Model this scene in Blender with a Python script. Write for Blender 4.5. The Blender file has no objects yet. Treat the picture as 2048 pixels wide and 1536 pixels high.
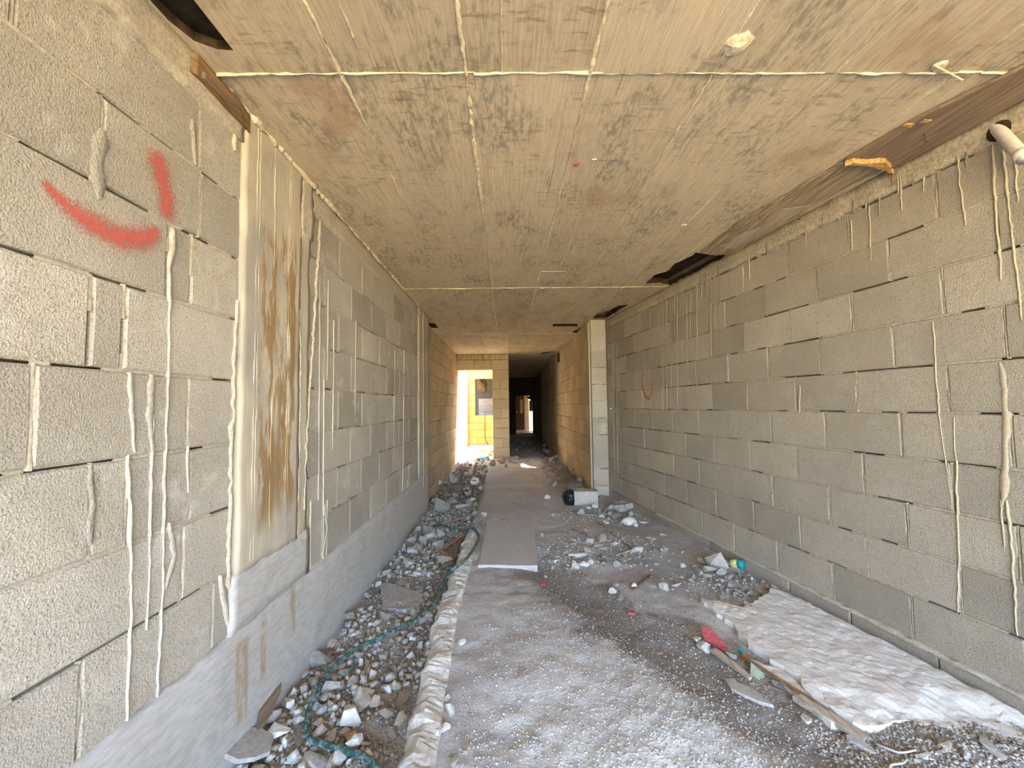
import bpy, bmesh, math, random
import numpy as np
from mathutils import Vector, Matrix
from mathutils.geometry import delaunay_2d_cdt

rnd = random.Random(11)
nrs = np.random.RandomState(5)
SC = bpy.context.scene
COL = SC.collection

# ------------------------------------------------------------------ camera, sky, sun, exposure
F_PX, CXP, CYP, EYE = 820.0, 1024.0, 768.0, 1.4
def cam_axes(vpx, vpy, roll):
    d = np.array([(vpx - CXP) / F_PX, -(vpy - CYP) / F_PX, -1.0]); d /= np.linalg.norm(d)
    r = math.radians(roll)
    up = np.array([-math.sin(r), math.cos(r), 0.0]); up -= up.dot(d) * d; up /= np.linalg.norm(up)
    return np.stack([np.cross(d, up), d, up], 1)          # camera = R @ world
RC = cam_axes(1013.0, 811.0, 0.7)
cam = bpy.data.objects.new('camera', bpy.data.cameras.new('camera'))
COL.objects.link(cam)
cam.data.sensor_fit = 'HORIZONTAL'
cam.data.sensor_width = 36.0
cam.data.lens = F_PX / 2048.0 * 36.0
cam.data.clip_start = 0.02
cam.data.clip_end = 500
mw = Matrix.Identity(4)
for i in range(3):
    for j in range(3):
        mw[i][j] = float(RC.T[i][j])
mw[2][3] = EYE
cam.matrix_world = mw
SC.camera = cam

SUN = Vector((0.22, 0.30, 1.0)).normalized()              # towards the sun
world = bpy.data.worlds.new('sky'); SC.world = world
world.use_nodes = True
wn = world.node_tree.nodes; wl = world.node_tree.links
sky = wn.new('ShaderNodeTexSky'); sky.sky_type = 'NISHITA'; sky.sun_disc = False
sky.sun_elevation = math.asin(SUN.z); sky.sun_rotation = math.atan2(SUN.x, SUN.y)
wn['Background'].inputs['Strength'].default_value = 0.46
wl.new(sky.outputs[0], wn['Background'].inputs['Color'])
sl = bpy.data.lights.new('sun', 'SUN'); sl.energy = 9.0; sl.angle = 0.009; sl.color = (1.0, 0.90, 0.73)
so = bpy.data.objects.new('sun', sl); COL.objects.link(so)
so.rotation_euler = (-SUN).to_track_quat('-Z', 'Y').to_euler(); so.location = (6, 6, 20)
SC.view_settings.view_transform = 'Standard'
SC.view_settings.look = 'None'
SC.view_settings.gamma = 1.0
SC.view_settings.use_curve_mapping = False
SC.view_settings.exposure = 3.4
SC.cycles.max_bounces = 14
SC.cycles.diffuse_bounces = 10
SC.cycles.use_denoising = True
SC.cycles.caustics_reflective = False
SC.cycles.caustics_refractive = False

# measured points -> places in the world
def meet(px, py, n, d):
    r = RC.T @ np.array([(px - CXP) / F_PX, -(py - CYP) / F_PX, -1.0])
    n = np.array(n, float); e = np.array([0, 0, EYE])
    return Vector(tuple(e + (d - n.dot(e)) / n.dot(r) * r))
LX = -1.165
RA, RB = 2.59, 0.1555                                      # right wall: x = RA - RB*y
def G(px, py, z=0.0): return meet(px, py, (0, 0, 1), z)
def LW(px, py): return meet(px, py, (1, 0, 0), LX)
def RW(px, py): return meet(px, py, (1, RB, 0), RA)

# ------------------------------------------------------------------ object helpers
def tag(o, label=None, cat=None, group=None, kind=None):
    if label: o['label'] = label
    if cat: o['category'] = cat
    if group: o['group'] = group
    if kind: o['kind'] = kind
    return o
def link(name, me, mat=None, parent=None, smooth=False):
    if mat is not None and len(me.materials) == 0: me.materials.append(mat)
    o = bpy.data.objects.new(name, me); COL.objects.link(o)
    if parent is not None: o.parent = parent
    if smooth:
        me.shade_smooth()
    return o
def mesh(name, v, f):
    me = bpy.data.meshes.new(name)
    me.from_pydata([tuple(map(float, p)) for p in v], [], [tuple(map(int, q)) for q in f]); me.update()
    return me
def make(name, v, f, mat=None, parent=None, smooth=False):
    return link(name, mesh(name, v, f), mat, parent, smooth)
def fast_mesh(name, verts, tris):
    me = bpy.data.meshes.new(name)
    verts = np.asarray(verts, np.float32); tris = np.asarray(tris, np.int32)
    me.vertices.add(len(verts)); me.vertices.foreach_set('co', verts.ravel())
    k = tris.shape[1]
    me.loops.add(tris.size); me.loops.foreach_set('vertex_index', tris.ravel())
    me.polygons.add(len(tris)); me.polygons.foreach_set('loop_start', np.arange(0, tris.size, k, dtype=np.int32))
    me.update(calc_edges=True); me.validate()
    return me
def empty(name, loc):
    o = bpy.data.objects.new(name, None); COL.objects.link(o); o.location = loc; o.empty_display_size = 0.1
    return o
def boxes(bs):
    v, f = [], []
    for (x0, x1, y0, y1, z0, z1) in bs:
        b = len(v)
        v += [(x0, y0, z0), (x1, y0, z0), (x1, y1, z0), (x0, y1, z0), (x0, y0, z1), (x1, y0, z1), (x1, y1, z1), (x0, y1, z1)]
        f += [(b + 3, b + 2, b + 1, b), (b + 4, b + 5, b + 6, b + 7), (b, b + 1, b + 5, b + 4), (b + 1, b + 2, b + 6, b + 5), (b + 2, b + 3, b + 7, b + 6), (b + 3, b, b + 4, b + 7)]
    return v, f
def vn(x, y, s, seed):
    """smooth value noise, 0..1"""
    g = np.random.RandomState(seed).rand(64, 64)
    x = np.asarray(x, float) * s + 1000; y = np.asarray(y, float) * s + 1000
    xi = np.floor(x).astype(int); yi = np.floor(y).astype(int)
    fx = x - xi; fy = y - yi
    fx = fx * fx * (3 - 2 * fx); fy = fy * fy * (3 - 2 * fy)
    a = g[xi % 64, yi % 64]; b = g[(xi + 1) % 64, yi % 64]; c = g[xi % 64, (yi + 1) % 64]; d = g[(xi + 1) % 64, (yi + 1) % 64]
    return (a * (1 - fx) + b * fx) * (1 - fy) + (c * (1 - fx) + d * fx) * fy
def fbm(x, y, s, seed): return (vn(x, y, s, seed) * 4 + vn(x, y, s * 2.1, seed + 1) * 2 + vn(x, y, s * 4.3, seed + 2)) / 7
def sstep(a, b, x):
    t = np.clip((np.asarray(x, float) - a) / (b - a), 0, 1); return t * t * (3 - 2 * t)

def in_poly(p, poly):
    x, y = p; c = False; n = len(poly)
    for i in range(n):
        x1, y1 = poly[i]; x2, y2 = poly[(i + 1) % n]
        if (y1 > y) != (y2 > y) and x < (x2 - x1) * (y - y1) / (y2 - y1) + x1: c = not c
    return c
def ragged(poly, step, amp, r):
    out = []
    n = len(poly)
    for i in range(n):
        a, b = Vector(poly[i][:2]), Vector(poly[(i + 1) % n][:2])
        k = max(1, int((b - a).length / step))
        for j in range(k):
            p = a.lerp(b, j / k)
            out.append((p.x + r.uniform(-amp, amp), p.y + r.uniform(-amp, amp)))
    return out
def plate(outer, z0, z1, holes=(), grid=0.0, amp=0.0, seed=1, ztop=None):
    """a flat slab with any outline and holes; its upper (or lower) face can be made uneven"""
    pts = [Vector(p) for p in outer]; edges = [(i, (i + 1) % len(outer)) for i in range(len(outer))]
    for h in holes:
        b = len(pts); pts += [Vector(p) for p in h]; edges += [(b + i, b + (i + 1) % len(h)) for i in range(len(h))]
    if grid > 0:
        xs = [p[0] for p in outer]; ys = [p[1] for p in outer]
        r = random.Random(seed)
        x = min(xs)
        while x < max(xs):
            y = min(ys)
            while y < max(ys):
                q = (x + r.uniform(-.3, .3) * grid, y + r.uniform(-.3, .3) * grid)
                if in_poly(q, outer): pts.append(Vector(q))
                y += grid
            x += grid
    vs, es, fs, *_ = delaunay_2d_cdt(pts, edges, [], 0, 1e-6)
    keep = []
    for t in fs:
        c = (sum(vs[i].x for i in t) / len(t), sum(vs[i].y for i in t) / len(t))
        if in_poly(c, outer) and not any(in_poly(c, h) for h in holes): keep.append(t)
    n = len(vs)
    X = np.array([v.x for v in vs]); Y = np.array([v.y for v in vs])
    dz = (fbm(X, Y, 14, seed) * .6 + fbm(X, Y, 37, seed + 5) * .4 - .5) * 2 * amp if amp else np.zeros(n)
    top = (ztop(X, Y) if ztop else np.full(n, z1)) + dz
    V = [(X[i], Y[i], z0) for i in range(n)] + [(X[i], Y[i], top[i]) for i in range(n)]
    Fc, cnt = [], {}
    for t in keep:
        Fc.append(tuple(reversed(t))); Fc.append(tuple(i + n for i in t))
        for i in range(len(t)):
            a, b = t[i], t[(i + 1) % len(t)]
            cnt[(a, b)] = 1
    for (a, b) in list(cnt):
        if (b, a) not in cnt: Fc.append((a, b, b + n, a + n))
    return V, Fc
def tube(path, rad, seg=10, cap=True):
    path = [Vector(p) for p in path]; V, Fc = [], []
    n = len(path)
    up = Vector((0.13, 0.21, 1)).normalized()
    for i, p in enumerate(path):
        t = (path[min(i + 1, n - 1)] - path[max(i - 1, 0)]).normalized()
        a = t.cross(up).normalized(); b = a.cross(t)
        r = rad[i] if isinstance(rad, (list, tuple)) else rad
        for k in range(seg):
            th = 2 * math.pi * k / seg
            V.append(p + (a * math.cos(th) + b * math.sin(th)) * r)
    for i in range(n - 1):
        for k in range(seg):
            Fc.append((i * seg + k, (i + 1) * seg + k, (i + 1) * seg + (k + 1) % seg, i * seg + (k + 1) % seg))
    if cap:
        Fc.append(tuple(range(seg))); Fc.append(tuple(reversed(range((n - 1) * seg, n * seg))))
    return V, Fc
def spline(pts, k=6):
    P = [Vector(p) for p in pts]; out = []
    for i in range(len(P) - 1):
        p0, p1, p2, p3 = P[max(i - 1, 0)], P[i], P[i + 1], P[min(i + 2, len(P) - 1)]
        for j in range(k):
            t = j / k
            out.append(0.5 * ((2 * p1) + (p2 - p0) * t + (2 * p0 - 5 * p1 + 4 * p2 - p3) * t * t + (3 * p1 - p0 - 3 * p2 + p3) * t ** 3))
    out.append(P[-1]); return out

# ------------------------------------------------------------------ materials
class M:
    def __init__(s, name, rough=0.9):
        s.m = bpy.data.materials.new(name); s.m.use_nodes = True
        s.n = s.m.node_tree.nodes; s.l = s.m.node_tree.links
        s.b = s.n['Principled BSDF']; s.b.inputs['Roughness'].default_value = rough
        s.b.inputs['Specular IOR Level'].default_value = 0.25
        s.pos = s.n.new('ShaderNodeNewGeometry').outputs['Position']
    def set(s, sock, v):
        if isinstance(v, bpy.types.NodeSocket): s.l.new(v, sock)
        elif isinstance(v, tuple) and len(v) == 3 and sock.type == 'RGBA': sock.default_value = v + (1,)
        else: sock.default_value = v
    def math(s, op, a, b=0.0, clamp=False):
        n = s.n.new('ShaderNodeMath'); n.operation = op; n.use_clamp = clamp
        s.set(n.inputs[0], a); s.set(n.inputs[1], b); return n.outputs[0]
    def mapping(s, scale=(1, 1, 1), loc=(0, 0, 0), rot=(0, 0, 0)):
        n = s.n.new('ShaderNodeMapping'); s.l.new(s.pos, n.inputs['Vector'])
        n.inputs['Scale'].default_value = scale; n.inputs['Location'].default_value = loc; n.inputs['Rotation'].default_value = rot
        return n.outputs[0]
    def noise(s, scale, detail=3, rough=.55, vec=None):
        n = s.n.new('ShaderNodeTexNoise'); n.inputs['Scale'].default_value = scale
        n.inputs['Detail'].default_value = detail; n.inputs['Roughness'].default_value = rough
        s.l.new(vec or s.pos, n.inputs['Vector']); return n.outputs['Fac']
    def voro(s, scale, vec=None, feature='F1'):
        n = s.n.new('ShaderNodeTexVoronoi'); n.inputs['Scale'].default_value = scale; n.feature = feature
        s.l.new(vec or s.pos, n.inputs['Vector']); return n.outputs['Distance']
    def ramp(s, f, a, b):
        n = s.n.new('ShaderNodeMapRange'); n.interpolation_type = 'SMOOTHSTEP'
        s.set(n.inputs['Value'], f); n.inputs['From Min'].default_value = a; n.inputs['From Max'].default_value = b
        return n.outputs[0]
    def mix(s, f, a, b, mode='MIX'):
        n = s.n.new('ShaderNodeMix'); n.data_type = 'RGBA'; n.blend_type = mode
        s.set(n.inputs[0], f); s.set(n.inputs[6], a); s.set(n.inputs[7], b); return n.outputs[2]
    def rand(s): return s.n.new('ShaderNodeObjectInfo').outputs['Random']
    def attr(s, name, out='Fac'):
        n = s.n.new('ShaderNodeAttribute'); n.attribute_name = name; return n.outputs[out]
    def sep(s):
        n = s.n.new('ShaderNodeSeparateXYZ'); s.l.new(s.pos, n.inputs[0]); return n.outputs
    def box(s, axis, a0, a1, z0, z1, soft=.05):
        xyz = s.sep(); f = s.math('MULTIPLY', s.ramp(xyz[axis], a0 - soft, a0 + soft), s.ramp(xyz[axis], a1 + soft, a1 - soft))
        return s.math('MULTIPLY', f, s.math('MULTIPLY', s.ramp(xyz[2], z0 - soft * 3, z0 + soft * 3), s.ramp(xyz[2], z1 + soft * 3, z1 - soft * 3)))
    def bump(s, h, strength=.4, dist=.004, prev=None):
        n = s.n.new('ShaderNodeBump'); n.inputs['Strength'].default_value = strength; n.inputs['Distance'].default_value = dist
        s.l.new(h, n.inputs['Height'])
        if prev is not None: s.l.new(prev, n.inputs['Normal'])
        s.l.new(n.outputs[0], s.b.inputs['Normal']); return n.outputs[0]
    def color(s, c): s.set(s.b.inputs['Base Color'], c); return s
def plain(name, c, rough=.8, var=.25, scale=40, bump=.3):
    m = M(name, rough)
    f = m.noise(scale, 4)
    d = tuple(x * (1 - var) for x in c); e = tuple(min(1, x * (1 + var)) for x in c)
    m.color(m.mix(m.ramp(f, .3, .7), d, e)); m.bump(f, bump, .003); return m.m
def block_mat(name, base, pale, dark, eff=.0, grain=1.0):
    m = M(name, .95)
    r = m.rand()
    big = m.noise(3.2, 4); gr = m.noise(170, 3, .7); mid = m.noise(28, 4, .6)
    c = m.mix(m.ramp(big, .35, .7), base, pale)
    tone = m.math('ADD', m.math('MULTIPLY', r, .34), .83)
    c = m.mix(1.0, c, m.mix(0.0, (1, 1, 1), (1, 1, 1)), 'MULTIPLY')
    n = m.n.new('ShaderNodeHueSaturation'); m.l.new(c, n.inputs['Color']); m.l.new(tone, n.inputs['Value'])
    n.inputs['Saturation'].default_value = 1.0
    c = n.outputs[0]
    c = m.mix(m.math('MULTIPLY', m.ramp(gr, .52, .64), .85 * grain), c, dark)
    c = m.mix(m.math('MULTIPLY', m.ramp(mid, .55, .75), .35), c, dark)
    if eff > 0:
        e = m.ramp(m.noise(5.5, 6, .7), .56, .7)
        c = m.mix(m.math('MULTIPLY', e, eff), c, (.66, .65, .64))
    m.color(c)
    h = m.math('ADD', m.math('MULTIPLY', m.noise(210, 3, .7), 1.0), m.math('MULTIPLY', m.voro(150), .5))
    h = m.math('ADD', h, m.math('MULTIPLY', m.noise(30, 3), .35))
    m.bump(h, .8, .005)
    return m.m
MAT = {}
MAT['block_l'] = block_mat('pitted concrete block pale', (.435, .405, .36), (.50, .47, .42), (.275, .245, .20), .55)
MAT['block_r'] = block_mat('pitted concrete block tan', (.375, .34, .29), (.42, .385, .325), (.23, .20, .16), .12, .9)
MAT['block_f'] = block_mat('pitted concrete block sand', (.52, .43, .29), (.57, .48, .33), (.33, .26, .165), .05, .8)
MAT['block_y'] = block_mat('yellow limestone block', (.64, .475, .17), (.69, .52, .21), (.48, .34, .11), .0, .7)
MAT['mortar'] = plain('cement mortar', (.47, .43, .36), .95, .22, 60, .8)
MAT['mortar_pale'] = plain('pale lime mortar', (.46, .42, .35), .95, .18, 70, .8)
MAT['mortar_r'] = plain('grey tan mortar', (.40, .355, .28), .95, .25, 60, .8)
MAT['core'] = plain('dark joint core', (.17, .15, .12), .95, .2, 40, .3)
MAT['drip_pale'] = plain('pale cement run', (.50, .47, .415), .85, .15, 90, .7)
MAT['drip_grey'] = plain('grey cement run', (.42, .41, .38), .85, .15, 90, .7)
MAT['drip_tan'] = plain('cream cement run', (.42, .37, .275), .85, .12, 90, .6)
MAT['drip_dark'] = plain('dried dirty water run', (.235, .205, .16), .9, .2, 60, .3)

def board_mat(name, stains, base=(.52, .475, .395), grey=(.39, .37, .335)):
    m = M(name, .9)
    g = m.noise(1, 5, .65, m.mapping((26, 26, 1.3)))
    g2 = m.noise(1, 4, .7, m.mapping((95, 95, 2.5)))
    c = m.mix(m.ramp(m.noise(4, 4), .42, .7), base, grey)
    c = m.mix(m.math('MULTIPLY', m.ramp(g, .5, .72), .5), c, (.62, .57, .47))
    for (y0, y1, z0, z1, s) in stains:
        k = m.math('MULTIPLY', m.box(1, y0, y1, z0, z1, .03), m.ramp(m.noise(1, 5, .68, m.mapping((15, 15, 2.6), (3, 1, 0))), .43, .52))
        c = m.mix(m.math('MULTIPLY', k, s), c, m.mix(m.ramp(g2, .35, .65), (.30, .20, .10), (.36, .255, .145)))
    m.color(c); m.bump(m.math('ADD', g, m.math('MULTIPLY', g2, .5)), .5, .006)
    return m.m
MAT['column'] = board_mat('board marked concrete with rust stains', [(1.925, 2.07, .85, 2.25, 1), (2.09, 2.26, .9, 2.30, 1), (1.95, 2.24, 1.35, 1.85, .85), (1.92, 2.26, .95, 1.25, .9)])
def footing_mat():
    m = M('brushed grey concrete', .9)
    g = m.noise(1, 5, .65, m.mapping((14, 14, 55), (0, 0, 0), (math.radians(28), 0, 0)))
    c = m.mix(m.ramp(g, .3, .72), (.43, .425, .42), (.56, .56, .56))
    c = m.mix(m.math('MULTIPLY', m.ramp(m.noise(5, 5, .7), .5, .7), .6), c, (.38, .365, .345))
    for (y0, y1, z0, z1) in ((1.80, 1.885, .06, .40), (1.98, 2.02, .12, .42), (2.24, 2.29, .2, .47)):
        k = m.math('MULTIPLY', m.box(1, y0, y1, z0, z1, .012), m.ramp(m.noise(1, 6, .7, m.mapping((30, 30, 9))), .36, .58))
        c = m.mix(m.math('MULTIPLY', k, .8), c, (.37, .275, .165))
    m.color(c); m.bump(g, .5, .005)
    return m.m
MAT['footing'] = footing_mat()
def ceiling_mat(name, lo, hi, grey):
    m = M(name, .9)
    r = m.rand()
    grain = m.noise(1, 6, .7, m.mapping((150, 5, 5)))
    fine = m.noise(1, 4, .7, m.mapping((420, 14, 14)))
    blot = m.noise(1, 7, .72, m.mapping((4.2, 2.0, 3)))
    flake = m.noise(1, 6, .75, m.mapping((38, 13, 20)))
    c = m.mix(m.ramp(grain, .35, .66), lo, hi)
    k = m.math('MULTIPLY', m.ramp(blot, .46, .62), m.ramp(flake, .42, .60))
    c = m.mix(m.math('MULTIPLY', k, .85), c, grey)
    pl = m.ramp(m.noise(1, 5, .75, m.mapping((130, 1.6, 3), (9, 2, 0))), .58, .70)
    c = m.mix(m.math('MULTIPLY', pl, .55), c, (.70, .64, .52))
    ln = m.math('MULTIPLY', m.ramp(m.noise(1, 5, .75, m.mapping((190, 2.2, 3))), .55, .68), m.ramp(m.noise(1, 4, .6, m.mapping((5, 2.5, 2), (1, 5, 0))), .38, .55))
    c = m.mix(m.math('MULTIPLY', ln, .8), c, (.17, .135, .095))
    dk = m.math('MULTIPLY', m.ramp(fine, .56, .7), m.ramp(m.noise(1, 5, .7, m.mapping((6, 1.6, 2), (7, 3, 0))), .40, .56))
    c = m.mix(m.math('MULTIPLY', dk, .85), c, (.14, .105, .07))
    tr = m.math('MULTIPLY', m.ramp(m.noise(1, 5, .7, m.mapping((9, 40, 9))), .52, .66), m.ramp(m.noise(1, 3, .6, m.mapping((2, 3.5, 2), (4, 4, 4))), .45, .6))
    c = m.mix(m.math('MULTIPLY', tr, .6), c, (.20, .155, .105))
    pk = m.ramp(m.noise(1, 4, .6, m.mapping((3.1, 2.2, 2), (2, 9, 0))), .56, .72)
    c = m.mix(m.math('MULTIPLY', pk, .5), c, (.36, .235, .155))
    n = m.n.new('ShaderNodeHueSaturation'); m.l.new(c, n.inputs['Color'])
    m.l.new(m.math('ADD', m.math('MULTIPLY', r, .2), .9), n.inputs['Value'])
    m.color(n.outputs[0])
    m.bump(m.math('ADD', m.math('ADD', grain, m.math('MULTIPLY', fine, .6)), flake), .55, .004)
    return m.m
MAT['ceil'] = ceiling_mat('board imprinted ceiling concrete', (.48, .41, .31), (.61, .53, .40), (.24, .225, .19))
MAT['ridge'] = plain('cement fin', (.68, .61, .46), .9, .2, 80, .6)
MAT['shade_dark'] = plain('painted near-black shade', (.035, .022, .014), .85, .6, 22, .5)  # near-black colour paints the shade inside cavities and at the corridor end
def wood_mat(name, a, b, along=1, rough=.7):
    m = M(name, rough)
    s = [70, 70, 70]; s[along] = 4
    g = m.noise(1, 5, .65, m.mapping(tuple(s)))
    m.color(m.mix(m.ramp(g, .3, .7), a, b)); m.bump(g, .4, .003); return m.m
MAT['ply_brown'] = wood_mat('brown film plywood', (.15, .11, .08), (.29, .225, .17))
MAT['ply_worn'] = wood_mat('worn scraped plywood', (.17, .12, .08), (.46, .38, .28))
MAT['ply_torn'] = plain('fresh torn wood', (.50, .30, .13), .8, .35, 70, .8)
MAT['ply_black'] = plain('black tarred board', (.012, .010, .007), .55, .7, 35, .6)
MAT['batten'] = wood_mat('weathered brown batten', (.12, .075, .035), (.30, .20, .11))
MAT['lath'] = wood_mat('dusty grey lath', (.30, .25, .20), (.50, .44, .37))
MAT['plank'] = wood_mat('dark old plank', (.13, .095, .07), (.25, .19, .145))
MAT['stick'] = wood_mat('orange brown stick', (.25, .12, .05), (.42, .24, .11))
MAT['pvc'] = plain('dusty white pvc', (.72, .68, .66), .45, .1, 50, .2)
def hose_mat():
    m = M('dusty green rubber', .55)
    d = m.ramp(m.noise(38, 5, .7), .42, .62)
    m.color(m.mix(d, (.016, .065, .062), (.19, .25, .24))); m.bump(m.noise(120, 3), .3, .002); return m.m
MAT['hose'] = hose_mat()
def stone_mat(name, a, b, dust=.5):
    m = M(name, .95)
    r = m.rand(); f = m.noise(38, 5, .7)
    c = m.mix(m.ramp(f, .3, .7), a, b)
    n = m.n.new('ShaderNodeHueSaturation'); m.l.new(c, n.inputs['Color'])
    m.l.new(m.math('ADD', m.math('MULTIPLY', r, .5), .75), n.inputs['Value'])
    g = m.n.new('ShaderNodeNewGeometry')
    m.color(n.outputs[0]); m.bump(m.math('ADD', f, m.noise(150, 3, .7)), .6, .005); return m.m
MAT['stone_pale'] = stone_mat('pale limestone rubble', (.50, .48, .45), (.66, .645, .62))
MAT['stone_grey'] = stone_mat('grey concrete rubble', (.33, .315, .295), (.47, .45, .425))
MAT['stone_brown'] = stone_mat('earthy brown rubble', (.25, .205, .165), (.38, .32, .265))
MAT['chip'] = stone_mat('white stone chips', (.50, .48, .46), (.62, .60, .58))
MAT['grit'] = stone_mat('brown grit', (.25, .215, .185), (.44, .40, .355))
def floor_mat():
    m = M('dusty earth and screed', .97)
    c = m.attr('tint', 'Color')
    f = m.noise(55, 6, .75); g = m.noise(230, 3, .7)
    v = m.math('ADD', m.math('MULTIPLY', f, .62), m.math('MULTIPLY', g, .5))
    n = m.n.new('ShaderNodeHueSaturation'); m.l.new(c, n.inputs['Color']); m.l.new(m.math('ADD', v, .44), n.inputs['Value'])
    c2 = m.mix(m.math('MULTIPLY', m.ramp(m.voro(120), .22, .06), .45), n.outputs[0], (.60, .585, .57))
    m.color(c2)
    m.bump(m.math('ADD', m.math('ADD', f, m.math('MULTIPLY', g, .6)), m.math('MULTIPLY', m.voro(95), -.5)), .8, .008); return m.m
MAT['floor'] = floor_mat()
def screed_mat(name, a, b, c3):
    m = M(name, .95)
    f = m.noise(9, 7, .72); g = m.noise(1, 5, .7, m.mapping((60, 18, 30), rot=(0, 0, .6)))
    c = m.mix(m.ramp(f, .38, .62), a, b); c = m.mix(m.math('MULTIPLY', m.ramp(g, .5, .7), .5), c, c3)
    m.color(c); m.bump(m.math('ADD', f, m.math('MULTIPLY', g, .6)), .7, .01); return m.m
MAT['screed'] = screed_mat('white cement spill', (.70, .68, .655), (.78, .765, .74), (.52, .49, .46))
MAT['slab'] = screed_mat('dusty path slab', (.53, .515, .51), (.58, .565, .56), (.47, .45, .44))
MAT['curb'] = screed_mat('rough broken concrete', (.58, .56, .52), (.70, .68, .65), (.36, .31, .26))
MAT['red'] = plain('faded red plastic', (.42, .10, .115), .5, .3, 60, .4)
MAT['bag_black'] = plain('black bin bag', (.015, .015, .018), .35, .4, 30, .2)
MAT['bag_white'] = plain('white plastic bag', (.75, .75, .76), .5, .08, 50, .3)
MAT['teal'] = plain('teal can', (.02, .28, .33), .4, .15, 40, .2)
MAT['yellow'] = plain('yellow green label', (.62, .60, .25), .5, .3, 60, .2)
MAT['green_glass'] = plain('green plastic shard', (.34, .42, .33), .4, .2, 30, .2)
MAT['orange'] = plain('orange plastic bit', (.60, .18, .03), .5, .2, 50, .2)
MAT['leaf'] = plain('weed leaf', (.08, .14, .03), .7, .3, 40, .3)
MAT['wire'] = plain('pale wire', (.55, .52, .46), .6, .15, 80, .2)
MAT['rust'] = plain('rusty iron', (.10, .055, .035), .8, .5, 60, .4)
MAT['cable'] = plain('dark cable', (.10, .085, .06), .6, .2, 50, .1)
MAT['blue'] = plain('blue plastic', (.10, .35, .62), .5, .2, 30, .2)
MAT['door_wood'] = wood_mat('dark red door wood', (.06, .018, .012), (.12, .04, .022), 2, .5)
MAT['tile'] = plain('warm floor tile', (.42, .28, .12), .4, .2, 8, .1)
MAT['plaster_in'] = plain('ochre plaster', (.50, .38, .20), .9, .15, 8, .2)
MAT['lime_out'] = plain('sunlit limestone outside', (.66, .555, .37), .95, .12, 3, .1)
MAT['earth_out'] = plain('dry yellow earth outside', (.56, .415, .18), .97, .18, 2, .1)
def glass_mat():
    m = M('amber door glass', .3); m.color((.55, .22, .06)); m.b.inputs['Transmission Weight'].default_value = .5; return m.m
MAT['amber'] = glass_mat()
def spray_mat():
    m = M('red spray paint', .8)
    e = m.attr('edge')
    n = m.noise(210, 3, .7); n2 = m.noise(22, 4, .6)
    a = m.math('ADD', m.math('SUBTRACT', 1.0, m.math('MULTIPLY', e, 1.05)), m.math('MULTIPLY', m.math('SUBTRACT', n, .5), 1.9))
    a = m.math('ADD', a, m.math('MULTIPLY', m.math('SUBTRACT', n2, .5), .5))
    a = m.ramp(a, .28, 1.1)
    m.color(m.mix(n2, (.58, .10, .085), (.62, .15, .125)))
    t = m.n.new('ShaderNodeBsdfTransparent'); x = m.n.new('ShaderNodeMixShader')
    m.l.new(m.math('MULTIPLY', a, .88), x.inputs[0]); m.l.new(t.outputs[0], x.inputs[1]); m.l.new(m.b.outputs[0], x.inputs[2])
    m.l.new(x.outputs[0], m.n['Material Output'].inputs[0]); return m.m
MAT['spray'] = spray_mat()

# ------------------------------------------------------------------ wall builder
BLK = {}
def block_mesh(L, H, D, matkey, variant):
    key = (round(L, 2), round(H, 3), round(D, 2), matkey, variant)
    if key in BLK: return BLK[key]
    r = random.Random(str(key))
    L, H = key[0] if abs(key[0] - L) < 1e-6 else L, H
    def ring(ins, y, amp):
        x0, x1, z0, z1 = -L / 2 + ins, L / 2 - ins, -H / 2 + ins, H / 2 - ins
        P = [(x0, z0), (x0 + (x1 - x0) * .36, z0), (x0 + (x1 - x0) * .68, z0), (x1, z0), (x1, (z0 + z1) / 2), (x1, z1), (x0 + (x1 - x0) * .66, z1), (x0 + (x1 - x0) * .3, z1), (x0, z1), (x0, (z0 + z1) / 2)]
        return [(x + r.uniform(-amp, amp), y, z + r.uniform(-amp, amp)) for x, z in P]
    k = 10
    V = ring(0, -D, 0) + ring(0, -.007, .0016) + ring(.0065, 0, .0028)
    Fc = []
    for a in (0, 1):
        for i in range(k):
            j = (i + 1) % k
            Fc.append((a * k + i, a * k + j, (a + 1) * k + j, (a + 1) * k + i))
    Fc.append(tuple(range(2 * k, 3 * k)))
    me = mesh('concrete_block', V, [tuple(reversed(q)) for q in Fc]); me.materials.append(MAT[matkey])
    BLK[key] = me
    return me
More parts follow.
